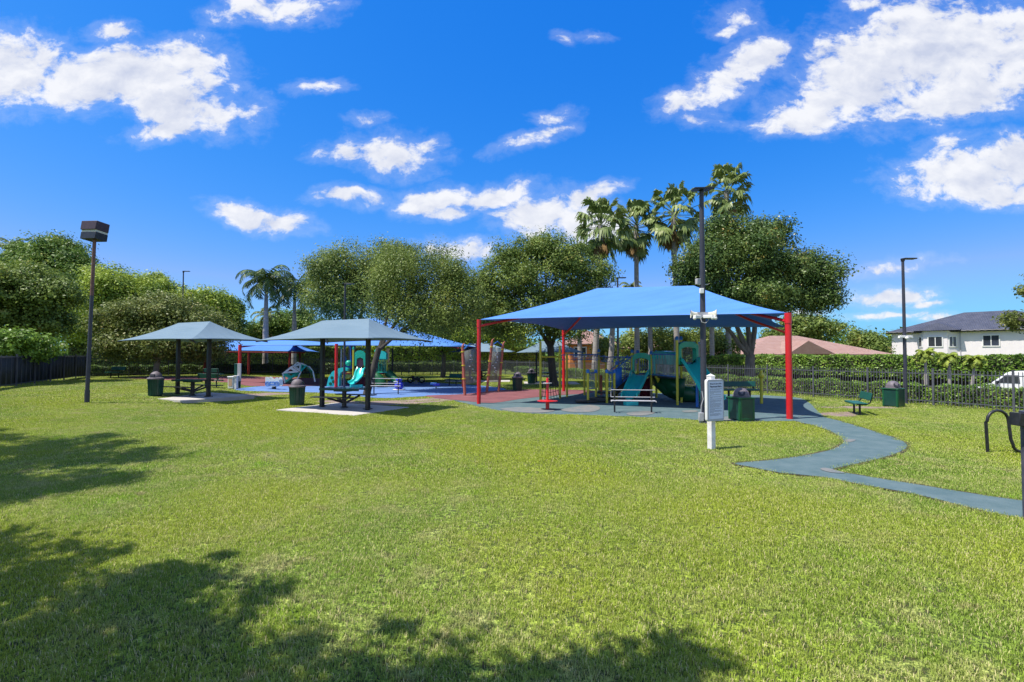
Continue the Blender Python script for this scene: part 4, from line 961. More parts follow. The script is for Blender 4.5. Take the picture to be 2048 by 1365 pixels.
def rail_bench(label, p, rz, L=1.5):
    t = thing('rail_bench', label, 'bench', p, rz, 'grey rail benches')
    for s in (-1, 1): b = MB(); b.tube([(s*L*.42, 0, -.1), (s*L*.42, 0, .44), (s*L*.42, .06, .84)], .032, 8); b.bar((s*L*.42, -.30, .42), (s*L*.42, .04, .42), .05, .03); b.build('leg', 'black', t)
    b = MB()
    for y in (-.26, -.13, 0.0): b.tube([(-L/2, y, .46), (L/2, y, .46)], .013, 8)
    b.tube([(-L/2, -.30, .44), (-L/2, .02, .44)], .018, 6); b.tube([(L/2, -.30, .44), (L/2, .02, .44)], .018, 6); b.build('seat', 'lightgrey', t)
    b = MB(); b.tube([(-L/2, .02, .58), (-L/2, .06, .84), (L/2, .06, .84), (L/2, .02, .58), (-L/2, .02, .58)], .017, 8); b.build('backrest', 'lightgrey', t)
    return t
rl = rail_bench('grey rail bench on two dark posts in front of the turquoise slide', gp(1266, 826), -.13, 1.6)
dup(rl, gp(772, 789), -.1, 'grey rail bench on the blue surface beside the violet ball')

# ------------------------------------------------------------------ lamp posts
def led_pole(label, px, yb, yt, r=.06, D=None, cams=False, two=False, group='slim poles with flat lamp heads', base=None):
    p = base or (gp(px, yb) if D is None else Vector(gbase(px, D))); H = W(px, yt, p.y).z-p.z
    t = thing('lamp_post', label, 'lamp post', p, 0, group)
    b = MB(); b.tube([(0, 0, -.1), (0, 0, H*.45), (0, 0, H-.05)], [r*1.1, r, r*.8], 12); b.lathe([(r*2.0, 0), (r*1.9, .03), (r*1.2, .05)], (0, 0, 0), 12); b.build('pole', 'navy', t)
    b = MB()
    if two: b.box((0, -.05, H), (.62, .30, .055), rz=.1, ry=-.05); b.box((0, 0, H-.08), (.1, .1, .14))
    else: b.box((.27, 0, H), (.55, .26, .05)); b.box((0, 0, H-.05), (.11, .11, .14))
    b.build('lamp_head', 'black', t, bevel=.012)
    return t, H
def security_camera(t, z, x, y, rz, s=1.0):
    b = MB(); b.box((x, y, z), (.30*s, .11*s, .10*s), rz=rz); b.ball((x+.13*s*math.cos(rz), y+.13*s*math.sin(rz), z-.05*s), .06*s, 10); b.build('security_camera', 'white', t, bevel=.01)
t, H = led_pole('tall navy camera pole with horn speakers in front of the large blue canopy', 1408, 846, 380, .085, two=True)
px_m = lambda py: W(1408, py, t.location.y).z-t.location.z
z = px_m(629)
for s, ang in ((1, -.45), (-1, PI-.25)):
    b = MB(); n = 18
    b.lathe([(.035, 0), (.05, .06), (.055, .16), (.085, .24), (.135, .29), (.125, .285), (.07, .22), (.03, .14)], (0, 0, 0), n, True, True)
    o = b.build('horn_speaker', 'cream', t, loc=(.10*s, -.06, z+.01)); o.rotation_euler = (0, PI/2, ang)
for s, y in ((1, -.16), (-1, -.10), (.45, -.2)): security_camera(t, z-.09, .20*s, y, -.6 if s > 0 else PI+.4, .95)
b = MB(); b.box((0, -.09, z-.02), (.42, .05, .16)); b.tube([(-.13, -.12, z-.1), (-.10, -.16, z-.26), (.02, -.17, z-.29), (.12, -.14, z-.2), (.15, -.12, z-.1)], .012, 6); b.build('bracket', 'lightgrey', t)
z = px_m(567); b = MB(); b.box((0, 0, z-.04), (.36, .05, .03)); b.box((-.13, -.02, z+.05), (.20, .10, .18), rz=.4); b.build('access_point', 'lightgrey', t, bevel=.01)
b = MB(); b.box((-.07, -.10, px_m(583)), (.12, .1, .16)); b.build('junction_box', 'white', t, bevel=.01)
b = MB(); b.box((-.13, -.10, .20), (.15, .10, .26)); b.build('meter_box', 'lightgrey', t, bevel=.01)
b = MB(); b.tube([(-.13, -.10, .3), (-.12, -.10, .55), (-.05, -.09, .75), (-.075, -.06, 1.0)], .014, 6); b.tube([(-.16, -.10, -.05), (-.16, -.10, .1)], .02, 6); b.tube([(-.10, -.10, -.05), (-.10, -.10, .1)], .02, 6); b.build('conduit', 'lightgrey', t)
t, H = led_pole('lamp post with white cameras on the right, beside the square green bin', 1812, 808, 518, .065)
z = W(1808, 674, t.location.y).z-t.location.z
for s in (-1, 1): security_camera(t, z, .16*s, -.05, 0 if s > 0 else PI, .85)
b = MB(); b.box((0, -.06, z+.03), (.46, .06, .05)); b.ball((.02, -.1, z-.06), .07, 10); b.build('camera_bracket', 'white', t)
led_pole('far lamp post above the trees left of the left-hand picnic shelter', 364, 0, 543, .06, D=43)
led_pole('lamp post rising behind the ridge of the right-hand picnic shelter', 689, 0, 568, .065, D=29.5)
led_pole('black lamp post just topping the ridge of the large blue canopy', 1236, 0, 556, .07, D=31.5)
# old floodlight
p = gp(174, 806); t = thing('floodlight_post', 'tall black pole with a big brown box floodlight, near the left fence', 'lamp post', p); D = p.y
H = W(184, 482, D).z-p.z; lean = W(189, 482, D).x-p.x
q1 = Vector((lean*.62, 0, H*.66))
b = MB(); b.tube([(0, 0, -.1), (0, 0, .5)], .085, 12); b.tube([(0, 0, .5), q1], [.07, .06], 12); b.build('pole', 'navy', t)
b = MB(); b.tube([q1, (lean, 0, H+.05)], [.062, .06], 12); b.build('rusty_pole_top', mat('rusty_brown_paint', (.20,.10,.08), .6, (.12,.06,.05), 5), t)
w_ = 41*D/FPX
hb = MB(); hb.box((0, 0, .18), (w_, .50, .36)); o = hb.build('lamp_housing', mat('brown_lamp_paint', (.06,.035,.045), .5), t, loc=(lean-.10, .1, H+.40), bevel=.02); o.rotation_euler = (-.10, .05, -.25)
b = MB(); b.box((0, .02, -.04), (w_*.94, .44, .10)); b.build('lens', 'cream', o)
b = MB(); b.box((0, .02, -.22), (w_*.98, .46, .28)); b.build('lower_housing', 'black', o, bevel=.015)

# ------------------------------------------------------------------ rules sign
p = gp(1423, 899); t = thing('rules_sign', 'white post with a grey playground rules board in the grass by the path', 'sign', p, .46)
b = MB(); b.box((0, 0, .82), (.125, .125, 1.66)); b.build('post', 'post_w', t, bevel=.004)
b = MB(); b.box((0, 0, 1.62), (.13, .13, .09)); b.add([(-.075,-.075,1.665),(.075,-.075,1.665),(.075,.075,1.665),(-.075,.075,1.665),(0,0,1.72)], [(0,1,4),(1,2,4),(2,3,4),(3,0,4),(3,2,1,0)]); b.build('post_cap', 'post_w', t, bevel=.004)
def rrect(w_, h_, r, n=6):
    o = []
    for cx, cy, a0 in ((w_/2-r, h_/2-r, 0), (-w_/2+r, h_/2-r, PI/2), (-w_/2+r, -h_/2+r, PI), (w_/2-r, -h_/2+r, 1.5*PI)):
        o += [(cx+r*math.cos(a0+PI/2*k/n), cy+r*math.sin(a0+PI/2*k/n)) for k in range(n+1)]
    return o
BH, BW, BZ = .93, .52, 1.125
b = MB(); b.prism(rrect(BW, BH, .05), lambda q: (q[0], -.066, BZ+q[1]), lambda q: (q[0], -.135, BZ+q[1])); brd = b.build('board', 'signrim', t)
b = MB(); b.prism(rrect(BW+.010, BH+.010, .053), lambda q: (q[0], -.062, BZ+q[1]), lambda q: (q[0], -.120, BZ+q[1])); b.build('board_rim', 'white', t)
b = MB(); b.prism(rrect(BW*.86, BH*.90, .015), lambda q: (q[0], -.134, BZ+q[1]), lambda q: (q[0], -.138, BZ+q[1])); b.build('board_face', 'signgrey', brd)
def text(s, size, z, par, bold=.0):
    cu = bpy.data.curves.new('lettering', 'FONT'); cu.body = s; cu.size = size; cu.align_x = 'CENTER'; cu.align_y = 'CENTER'; cu.offset = bold; cu.extrude = .0006
    tmp = bpy.data.objects.new('lettering', cu); COL.objects.link(tmp); bpy.context.view_layer.update(); me_ = bpy.data.meshes.new_from_object(tmp.evaluated_get(bpy.context.evaluated_depsgraph_get())); bpy.data.objects.remove(tmp)
    o = bpy.data.objects.new('lettering', me_); COL.objects.link(o); me_.materials.clear(); me_.materials.append(MT['ink']); o.rotation_euler = (PI/2, 0, 0); o.location = (0, -.1395, z); o.parent = par; return o
text('Monarch Lakes POA', .043, BZ+.370, brd, .0012); text('Playground Rules', .053, BZ+.308, brd, .0018)
# the small print, too fine to read in the photograph: rows of short word-long marks
b = MB(); R = random.Random(5); z = BZ+.255
for row, (ln, gap) in enumerate(((1,.022),(.85,.034),(.9,.024),(.95,.026),(.35,.034),(.95,.022),(.1,.03),(.9,.022),(.2,.03),(1,.034),(.98,.022),(.9,.022),(.45,.03),(.95,.022),(.9,.022),(.98,.022),(.8,.022),(.85,.034),(1,.022),(.4,.026),(.9,.022),(1,.022),(.3,.034),(.85,.02),(.95,.02),(.7,.02))):
    x = -.19; e = -.19+.385*ln
    while x < e-.01:
        w_ = min(R.uniform(.012, .042), e-x); b.box((x+w_/2, -.1385, z), (w_, .0012, .0065)); x += w_+.007
    z -= gap*.93
    if z < BZ-.39: break
b.build('fine_print', 'ink', brd, smooth=False)

# ------------------------------------------------------------------ bike rack and gate post at the right edge
p = gp(1976, 906); q = gp(2030, 912); t = thing('bike_rack', 'wavy black tube bike rack standing on the grass at right', 'bike rack', p)
zt = W(1990, 821, p.y).z-p.z; d = Vector((.42, -.06, 0)); pts = [Vector((0, 0, -.1)), Vector((-.03, 0, zt*.72))]
for k in range(9): a = PI-PI*k/8; pts.append(Vector((-.03+.235+.235*math.cos(a), -.03, zt-.235+.235*math.sin(a))))
pts += [Vector((.46, -.05, .30))]
for k in range(9): a = PI+PI*k/8; pts.append(Vector((.49+.17+.17*math.cos(a), -.06, .20+.19*math.sin(a)*.85)))
pts += [Vector((.86, -.08, zt*.7))]
for k in range(9): a = PI-PI*k/8; pts.append(Vector((.87+.20+.20*math.cos(a), -.09, zt-.20+.20*math.sin(a))))
pts += [Vector((1.28, -.1, -.1))]
b = MB(); b.tube(pts, .030, 14); b.build('bent_tube', 'black', t)
p = gp(2080, 1042); t = thing('gate_post', 'thick navy post with a small black box at the right edge of the photo', 'post', p); zt = W(2050, 824, p.y).z-p.z
b = MB(); b.tube([(0, 0, -.1), (0, 0, zt-.03)], .155, 28); b.build('pole', mat('worn_navy_paint', (.05,.05,.085), .5, (.10,.095,.13), 3), t)
b = MB(); b.lathe([(.165, zt-.035), (.165, zt), (.10, zt+.012)], (0, 0, 0), 28); b.build('cap', 'navy', t)
b = MB(); b.box((-.21, .02, zt-.10), (.13, .14, .17), ry=.08); b.build('lock_box', 'black', t, bevel=.006)

# ------------------------------------------------------------------ main play structure
PO = Vector((6.2, 22.0, 0)); play = thing('play_structure', 'large play structure with yellow posts, turquoise slides and blue rails under the biggest canopy', 'playground structure', PO)
def R_(p): return Vector(p)-PO
def ppost(px, yb, yt, cap=True, r=.055, m='yellow', par=play, org=PO, D=None):
    p = G(px, yb) if D is None else Vector(gbase(px, D)); zt = W(px, yt, p.y).z; q = p-org
    b = MB(); b.tube([(q.x, q.y, -.1+p.z), (q.x, q.y, zt)], r, 12); o = b.build('post', m, par)
    if cap: b = MB(); b.lathe([(r*1.35, zt-.10), (r*1.4, zt), (r*1.0, zt+.05), (.005, zt+.07)], (q.x, q.y, 0), 12, True, False); b.build('post_cap', 'bluepl', o)
    return p, zt
posts = {}
for k, (px, yb, yt, cap) in enumerate(((1081,802,684,0),(1120,798,692,0),(1134,795,708,0),(1169,791,706,0),(1198,791,701,1),(1212,788,704,0),(1265,800,702,1),(1276,796,703,1),(1303,802,705,1),(1313,796,704,1),
        (1355,811,676,1),(1363,806,676,1),(1395,806,681,0),(1176,806,742,1),(1192,803,742,1),(1214,807,742,1),(1229,805,742,1),(1234,799,726,1))):
    posts[px] = ppost(px, yb, yt, bool(cap))
def P(px, z=None):
    p = posts[px][0]; return R_((p.x, p.y, p.z if z is None else z))
# decks
def deck(corners, z, m='black', th=.07):
    b = MB(); b.prism([(c.x, c.y) for c in corners], lambda q: (q[0], q[1], z-th), lambda q: (q[0], q[1], z)); return b.build('deck', m, play, smooth=False)
a, b1, c, d = P(1265), P(1303), P(1313), P(1276)
Z1 = 1.18; Z2 = 1.72
deck([a, b1, c, d], Z1); e1, e2, e3 = P(1355), P(1395), P(1363); e4 = e2+(e3-e1); e5 = e3
deck([e1, e2, e4, e5], Z2)
deck([b1, Vector((e1.x, e1.y, 0)), e5, c], Z1-.02)
# hoods: arch panels with an opening
def hood(pa, pb, z0, z1, m='tealdk', th=.10, open_w=.74):
    """arched tunnel panel between two posts, feet at z0 and crown at z1"""
    pa = Vector(pa); pb = Vector(pb); u_ = (pb-pa); u_.z = 0; L = u_.length; u_.normalize(); n_ = Vector((u_.y, -u_.x, 0)); hh = z1-z0
    out_ = [(0.02*L, 0), (0.02*L, hh*.80)] + [(L/2-L*.48*math.cos(PI*k/12), hh*.80+hh*.20*math.sin(PI*k/12)) for k in range(1, 12)] + [(.98*L, hh*.80), (.98*L, 0)]
    iw = L*open_w/2; hi = hh*.64
    in_ = [(L/2-iw, 0), (L/2-iw, hi)] + [(L/2-iw*math.cos(PI*k/12), hi+hh*.12*math.sin(PI*k/12)) for k in range(1, 12)] + [(L/2+iw, hi), (L/2+iw, 0)]
    b = MB(); n = len(out_)
    def m3(q, o): return pa*1 + u_*q[0] + n_*o + Vector((0, 0, z0-pa.z+q[1]))
    vs = [m3(q, th/2) for q in out_]+[m3(q, th/2) for q in in_]+[m3(q, -th/2) for q in out_]+[m3(q, -th/2) for q in in_]; fs = []
    for k in range(n-1):
        fs += [(k, k+1, n+k+1, n+k), (2*n+k, 3*n+k, 3*n+k+1, 2*n+k+1), (k, 2*n+k, 2*n+k+1, k+1), (n+k, n+k+1, 3*n+k+1, 3*n+k)]
    b.add(vs, fs); return b.build('slide_hood', m, play)
hood(a, b1, Z1, W(1285,706,22.5).z, th=.16); hood(e1, e2, Z2, W(1377,683,20.6).z, th=.18)
hd = hood(c+Vector((.05,.2,0)), e3+Vector((-.1,.8,0)), Z1+.5, W(1335,702,22.5).z, 'teal', .5, .5)
def slide(pts, ws, hgt=.24, th=.035, name='slide', m='teal', par=play, org=PO):
    P3 = [Vector(p)-org for p in pts]; fine = []; fw = []
    for i in range(len(P3)-1):
        p0 = P3[max(i-1, 0)]; p1 = P3[i]; p2 = P3[i+1]; p3 = P3[min(i+2, len(P3)-1)]
        for q in range(5):
            t_ = q/5; fine.append(.5*((2*p1)+(p2-p0)*t_+(2*p0-5*p1+4*p2-p3)*t_*t_+(3*p1-p0-3*p2+p3)*t_**3)); fw.append(ws[i]*(1-t_)+ws[i+1]*t_)
    fine.append(P3[-1]); fw.append(ws[-1]); vs = []; fs = []; n = 12
    for i, p in enumerate(fine):
        tt = fine[min(i+1, len(fine)-1)]-fine[max(i-1, 0)]; th_ = Vector((tt.x, tt.y, 0)).normalized(); s = Vector((-th_.y, th_.x, 0)); up = Vector((0, 0, 1)) if tt.length < 1e-6 else s.cross(tt.normalized())*-1
        if up.z < 0: up = -up
        w2 = fw[i]/2; flare = .05*math.exp(-(len(fine)-1-i)/2.5)
        prof = [(-w2-.04, hgt*.55), (-w2-.01, hgt), (-w2+.035, hgt*.96), (-w2+.06, .05), (-w2*.5, 0), (0, -.012), (w2*.5, 0), (w2-.06, .05), (w2-.035, hgt*.96), (w2+.01, hgt), (w2+.04, hgt*.55), (0, -.09)]
        for (x, y) in prof: vs.append(p + s*x + up*y)
    for i in range(len(fine)-1):
        for k in range(n): fs.append((i*n+k, i*n+(k+1) % n, (i+1)*n+(k+1) % n, (i+1)*n+k))
    fs += [tuple(range(n)), tuple((len(fine)-1)*n+k for k in range(n))[::-1]]
    b = MB(); b.add(vs, fs); o = b.build(name, m, par)
    b = MB()
    for e in (1, 9): b.tube([Vector(vs[i*n+e]) for i in range(len(fine))], .028, 6)
    b.build('slide_rim', m, o); return o
slide([(6.02,22.65,Z1),(5.93,22.35,Z1-.02),(5.70,21.85,.88),(5.48,21.45,.66),(5.27,21.1,.42),(5.08,20.75,.27),(4.96,20.4,.25)], [.78,.76,.70,.70,.66,.62,.62])
b = MB(); b.box(R_((5.02, 20.35, .08)), (.55, .3, .18), rz=.25); b.build('slide_foot', 'teal', play, bevel=.02)
slide([(7.58,20.75,Z2+.02),(7.60,20.45,Z2),(7.66,19.95,1.30),(7.70,19.5,1.02),(7.74,19.05,.62),(7.77,18.65,.36),(7.78,18.3,.32)], [.82,.80,.72,.72,.68,.66,.64], .27)
b = MB(); b.tube([R_((7.52,19.55,-.1)), R_((7.55,19.62,.95))], .055, 10); b.build('slide_leg', 'bluepl', play)
# tube slide under the bridge
tp_ = [(7.0,23.0,.95),(7.05,22.6,.82),(7.2,22.2,.58),(7.55,21.95,.40),(8.0,21.9,.34),(8.35,21.95,.32)]
b = MB(); b.tube([R_(p) for p in tp_], [.36]*6, 18, cap=False); o = b.build('tube_slide', 'dkgreen', play); s_ = o.modifiers.new('t', 'SOLIDIFY'); s_.thickness = .03
b = MB(); b.tube([R_((8.32,21.95,.32)), R_((8.42,21.97,.32))], .40, 18, cap=False); o = b.build('tube_rim', 'tealdk', play); s_ = o.modifiers.new('t', 'SOLIDIFY'); s_.thickness = .04
b = MB(); q = R_((7.15,22.0,0)); b.add([(q.x-.35,q.y,1.08),(q.x+.6,q.y-.5,1.08),(q.x+.55,q.y-.45,.25),(q.x+.1,q.y-.2,.18),(q.x-.05,q.y-.1,.4)], [(0,1,2,3,4)]); o = b.build('curved_panel', 'dkgreen', play); s_ = o.modifiers.new('t', 'SOLIDIFY'); s_.thickness = .06
# rails with upright bars
def rail(pa, pb, z0, z1, m='lightgrey', step=.11, rm='bluepl', name='railing', bars=True, za=None):
    pa = Vector((pa[0], pa[1], 0)); pb = Vector((pb[0], pb[1], 0)); L = (pb-pa).length; b = MB(); dz = (za or 0)
    for zz in (z0, z1): b.tube([pa+Vector((0,0,zz)), pb+Vector((0,0,zz+dz))], .024, 8)
    o = b.build(name, rm, play)
    if bars:
        b = MB(); n = max(2, int(L/step))
        for k in range(1, n): f = k/n; q = pa.lerp(pb, f); b.tube([q+Vector((0,0,z0+dz*f)), q+Vector((0,0,z1+dz*f))], .011, 6)
        b.build('bars', m, o)
    return o
rail(b1, e1, Z1+.03, Z1+.98); b = MB()
for k in range(9): q = b1.lerp(e1, (k+.5)/9); b.box((q.x, q.y, Z1+.86), (.05, .03, .16))
b.build('beads', 'teal', play)
rail(c, e3, Z1+.03, Z1+.95); rail(d, c, Z1+.03, Z1+.95, 'bluepl'); rail(e3, e4, Z2+.03, Z2+1.0); rail(e4, e2, Z2+.03, Z2+.95)
# side wing of the hoods
b = MB(); q = b1.lerp(e1, .12); b.box((q.x+.02, q.y, Z1+.45), (.14, .05, .9), rz=-1.3); b.build('side_panel', 'teal', play, bevel=.02)
# panel and store front below deck one
b = MB(); b.bar(b1.lerp(a, .06)+Vector((0,.05,.05)), b1.lerp(a, .06)+Vector((0,.05,Z1-.1)), .02); q0 = a.lerp(b1, .45)+Vector((0,.3,0)); q1 = b1+Vector((0,.25,0))
b.add([(q0.x,q0.y,.08),(q1.x,q1.y,.08),(q1.x,q1.y,Z1-.12),(q0.x+.1,q0.y,Z1-.35)], [(0,1,2,3)]); o = b.build('low_panel', 'darkred', play); s_ = o.modifiers.new('t', 'SOLIDIFY'); s_.thickness = .04
# inclined ramp with blue barred sides, from the low steps to deck one
r0 = R_((4.75, 22.6, .5)); r1 = Vector((a.x-.02, a.y+.25, Z1)); 
b = MB(); vs = []
for p in (r0, r1):
    for y in (-.42, .42): vs += [(p.x, p.y+y+.1, p.z-.32), (p.x, p.y+y+.1, p.z)]
b.add(vs, [(0,1,3,2),(4,6,7,5),(1,5,7,3),(0,2,6,4),(0,4,5,1),(2,3,7,6)]); b.build('ramp', 'black', play)
for y in (-.36, .56): rail((r0.x, r0.y+y), (r1.x, r1.y+y), r0.z+.05, r0.z+.92, 'bluepl', .10, za=r1.z-r0.z)
b = MB(); b.add([(r0.x,r0.y-.33,r0.z+.05),(r0.x+.35,r0.y-.33,r0.z+.30),(r0.x+.35,r0.y-.33,r0.z+1.1),(r0.x,r0.y-.33,r0.z+.9)], [(0,1,2,3)]); o = b.build('side_panel', 'bluepl', play); s_ = o.modifiers.new('t', 'SOLIDIFY'); s_.thickness = .03
# low steps between the short posts
s1, s2, s3, s4 = P(1176), P(1192), P(1214), P(1229)
for (A_, B_, C_, D_, z) in ((s1, s3, s4, s2, .24), (s2, s4, s4+Vector((.35,.9,0)), s2+Vector((.3,.9,0)), .46)):
    deck([A_, B_, C_, D_], z, 'black', .09)
b = MB(); b.box(((s1.x+s3.x)/2-.5, s1.y-.05, .10), (.9, .5, .08)); b.build('step', 'black', play)
for A_, B_ in ((s1, s2), (s3, s4)): rail(A_, B_, .62, 1.32, 'bluepl', .16)
b = MB(); q = s2.lerp(s4, .2); b.box((q.x+.1, q.y+.2, .75), (.04, .5, .9)); b.build('side_panel', 'maroon', play)
rail(s3, s4, 1.36, 1.42, bars=False)
# overhead ladders
def ladder(pts, w_, m='bluepl'):
    P3 = [Vector(p) for p in pts]; L = []; Rr = []
    for i, p in enumerate(P3):
        tt = (P3[min(i+1, len(P3)-1)]-P3[max(i-1, 0)]).normalized(); s = Vector((-tt.y, tt.x, 0))*w_/2; L.append(p+s); Rr.append(p-s)
    b = MB(); b.tube(L, .026, 8); b.tube(Rr, .026, 8); low = Vector((0, 0, -.26))
    for S in (L, Rr):
        b.tube([p+low for p in S], .013, 6)
        for i in range(len(S)-1):
            for q in range(3):
                f0, f1 = q/3, (q+1)/3; A_ = S[i].lerp(S[i+1], f0); B_ = S[i].lerp(S[i+1], (f0+f1)/2); C_ = S[i].lerp(S[i+1], f1); b.tube([A_, B_+low, C_], .009, 5)
    for i in range(len(P3)-1):
        for q in range(3): f = (q+.5)/3; b.tube([L[i].lerp(L[i+1], f), Rr[i].lerp(Rr[i+1], f)], .016, 6)
    return b.build('overhead_ladder', m, play)
q0, q1, q2 = P(1134, 2.12), P(1169, 2.14), P(1198, 2.16)
ladder([q0, q0.lerp(q1, .5), q1, q1.lerp(q2, .5), q2], .7)
q3 = P(1212, 2.05); q5 = P(1265, 1.98)
ladder([q2+Vector((0,.1,-.08)), q3+Vector((.1,-.2,-.05)), q3.lerp(q5, .35)+Vector((.45,0,0)), q3.lerp(q5, .7)+Vector((.35,0,0)), q5+Vector((0,.25,0))], .6)
rail(P(1081), P(1120), 2.02, 2.05, bars=False, rm='yellow')
b = MB(); A_, B_ = P(1081), P(1120)
for k in range(7): q = A_.lerp(B_, .1+.13*k); b.tube([q+Vector((0,0,.78+.1*math.cos(k))), q+Vector((.02,0,.35)), q+Vector((.03*k-.05,0,.04))], .013, 5)
for z in (.2, .42, .62): b.tube([A_+Vector((.06,0,z)), A_.lerp(B_, .5)+Vector((0,0,z-.08)), B_+Vector((-.05,0,z))], .013, 5)
b.build('climbing_net', 'rope', play)
# step ladder rungs on the tall tower's left and a small yellow funnel
b = MB(); q = b1.lerp(e1, .14); b.lathe([(.02, 0), (.05, .05), (.12, .2), (.14, .3)], (q.x+.12, q.y-.1, Z1-.32), 14); b.build('talk_funnel', 'yellow', play)

# single yellow post with knobs near the right of the canopy
p = gp(1523, 808); t = thing('activity_post', 'single short yellow post with side knobs at the right under the big canopy', 'play post', p); H = W(1523, 742, p.y).z
b = MB(); b.tube([(0,0,-.1),(0,0,H)], .062, 12); b.build('post', 'yellow', t)
b = MB(); b.lathe([(.06, H-.35), (.12, H-.28), (.13, H-.2), (.10, H-.14), (.06, H-.1)], (0,0,0), 12); b.build('knob', 'yellow', t)
# red spinner
p = gp(1095, 820); t = thing('spinner', 'red standing spinner with round foot plate on the teal surface', 'play spinner', p); H = W(1095, 757, p.y).z
b = MB(); b.tube([(0,0,-.05),(0,0,.34)], .075, 14); b.tube([(0,0,.34),(0,0,H-.05),(0,0,H)], [.052,.052,.035], 14); b.build('pole', 'red', t)
b = MB(); b.lathe([(.06, .30), (.30, .325), (.40, .335), (.40, .355), (.30, .365), (.06, .37)], (0,0,0), 24); b.build('foot_plate', 'red', t)
b = MB(); b.lathe([(.05, H-.22), (.17, H-.215), (.17, H-.19), (.05, H-.185)], (0,0,0), 20); b.build('hand_ring', 'lightgrey', t)

# rock climbing posts with clear panels
CO = Vector((-1.5, 26.5, 0)); t = thing('climbing_frame', 'rust-red leaning posts holding clear climbing panels left of the large canopy', 'climbing frame', CO)
ends = []
for (bx, by, tx, ty, dD) in ((930,792,925,694,0),(960,783,953,689,1.6),(973,786,984,684,0),(997,784,1006,690,.3)):
    g = G(bx, by); top = W(tx, ty, g.y+dD*.2); b = MB(); a_, c_ = g-CO, top-CO
    b.tube([a_-Vector((0,0,.1)), c_], .075, 12); o = b.build('post', 'rust', t)
    b = MB(); dv = (c_-a_)
    for f in (.35, .62, .9): q = a_+dv*f; b.tube([q-dv.normalized()*.03, q+dv.normalized()*.03], .10, 12)
    b.build('collar', 'yellow', o); b = MB(); b.tube([c_, c_+Vector((.04, 0, .12)), c_+Vector((.12, 0, .18))], [.06, .045, .02], 8); b.build('post_top', 'rust', o); ends.append((a_, c_))
for i, j in ((0, 1), (2, 3)):
    (a0, a1), (b0, b1_) = ends[i], ends[j]; b = MB()
    v4 = [a0.lerp(a1, .22), b0.lerp(b1_, .2), b0.lerp(b1_, .93), a0.lerp(a1, .9)]; b.add(v4, [(0,1,2,3)]); o = b.build('climbing_panel', 'clear', t); s_ = o.modifiers.new('t', 'SOLIDIFY'); s_.thickness = .02
    b = MB(); b.tube([a0.lerp(a1, .93), a0.lerp(b0, .5)*0+(a1.lerp(b1_, .5))+Vector((0,0,.1)), b0.lerp(b1_, .97)], .035, 8); b.build('brace', 'bluepl', t)
    R = random.Random(i)
    for k in range(14):
        b = MB(); q = v4[0].lerp(v4[1], R.uniform(.12, .88)).lerp(v4[3].lerp(v4[2], .5), R.uniform(.08, .9)); b.ball(q+Vector((0,-.04,0)), R.uniform(.035, .06), 6, .7); b.build('hold', 'whiteplay', o)

# ------------------------------------------------------------------ small children's structure
SO = G(720, 776); SO = Vector((SO.x, 31.5, T(SO.x, 31.5))); t = thing('toddler_structure', 'small children\'s climber with green arches, slide and tunnel on the blue surface', 'playground structure', SO)
Ds = 31.5
def S(px, py, dy=0): return W(px, py, Ds+dy)-SO
for px, yt, dy, m in ((707,697,0,'yellow'),(751,702,0,'yellow'),(683,696,.6,'lightgrey'),(774,716,.4,'yellow'),(728,700,1.2,'yellow')):
    a_ = S(px, yt, dy); b = MB(); b.tube([(a_.x, a_.y, -.1), a_], .055, 10); o = b.build('post', m, t); b = MB(); b.lathe([(.07, -.08), (.075, 0), (.03, .1)], a_, 10); b.build('post_cap', 'tealdk', o)
def panel(name, P2, m, th=.05, dy=0, par=t, holes=None):
    pts = [S(px, py, dy) for px, py in P2]; b = MB(); n = len(pts)
    b.add([p+Vector((0,-th/2,0)) for p in pts]+[p+Vector((0,th/2,0)) for p in pts], [tuple(range(n)), tuple(range(n, 2*n))[::-1]]+[(i, i+n, (i+1) % n+n, (i+1) % n) for i in range(n)])
    return b.build(name, m, par, smooth=False)
panel('arch', [(710,732),(710,706),(715,702),(721,701),(727,703),(731,708),(731,732),(728,732),(727,718),(721,715),(714,718),(713,732)], 'tealdk', .12)
panel('red_panel', [(712,724),(715,719),(721,717),(726,720),(727,728),(724,735),(716,735),(712,731)], 'mauve', .03, .3)
b = MB(); b.box(S(730, 747, .6), (2.6, 1.1, .08)); b.build('deck', 'maroon', t)
o = panel('climber', [(655,773),(659,755),(666,744),(676,738),(688,735),(697,737),(697,742),(690,741),(683,746),(680,755),(680,772)], 'teal', .35, -.2)
b = MB()
for (px, py) in ((664,756),(667,764),(661,768),(673,750)): q = S(px, py, -.38); b.lathe([(.10, -.02), (.10, .02)], (0,0,0), 10); b.v[-20:] = [tuple(q+Vector((v[0], v[2], v[1]))) for v in b.v[-20:]]
b.build('holes', 'dkgreen', o)
sp_ = [W(724,737,31.2), W(719,748,30.9), W(716,757,30.5), W(710,765,30.2), W(703,768,29.9)]
slide(sp_, [.55,.5,.48,.48,.5], .14, name='slide', par=t, org=SO)
b = MB(); q = S(713, 774, -1.2); b.box(q, (.75, .3, .28)); b.build('slide_foot', 'teal', t, bevel=.03)
o = panel('ring_ladder', [(689,735),(689,694),(692,690),(696,689),(700,691),(702,695),(702,735),(700,735),(700,697),(697,693),(694,693),(691,697),(691,735)], 'bluepl', .06, .2)
panel('blue_panel', [(689,738),(689,712),(692,712),(693,722),(700,722),(701,712),(704,712),(704,738)], 'bluepl', .05, .5)
b = MB(); b.ball(S(697, 727, .1), .2, 12); b.build('bubble', 'tealdk', t)
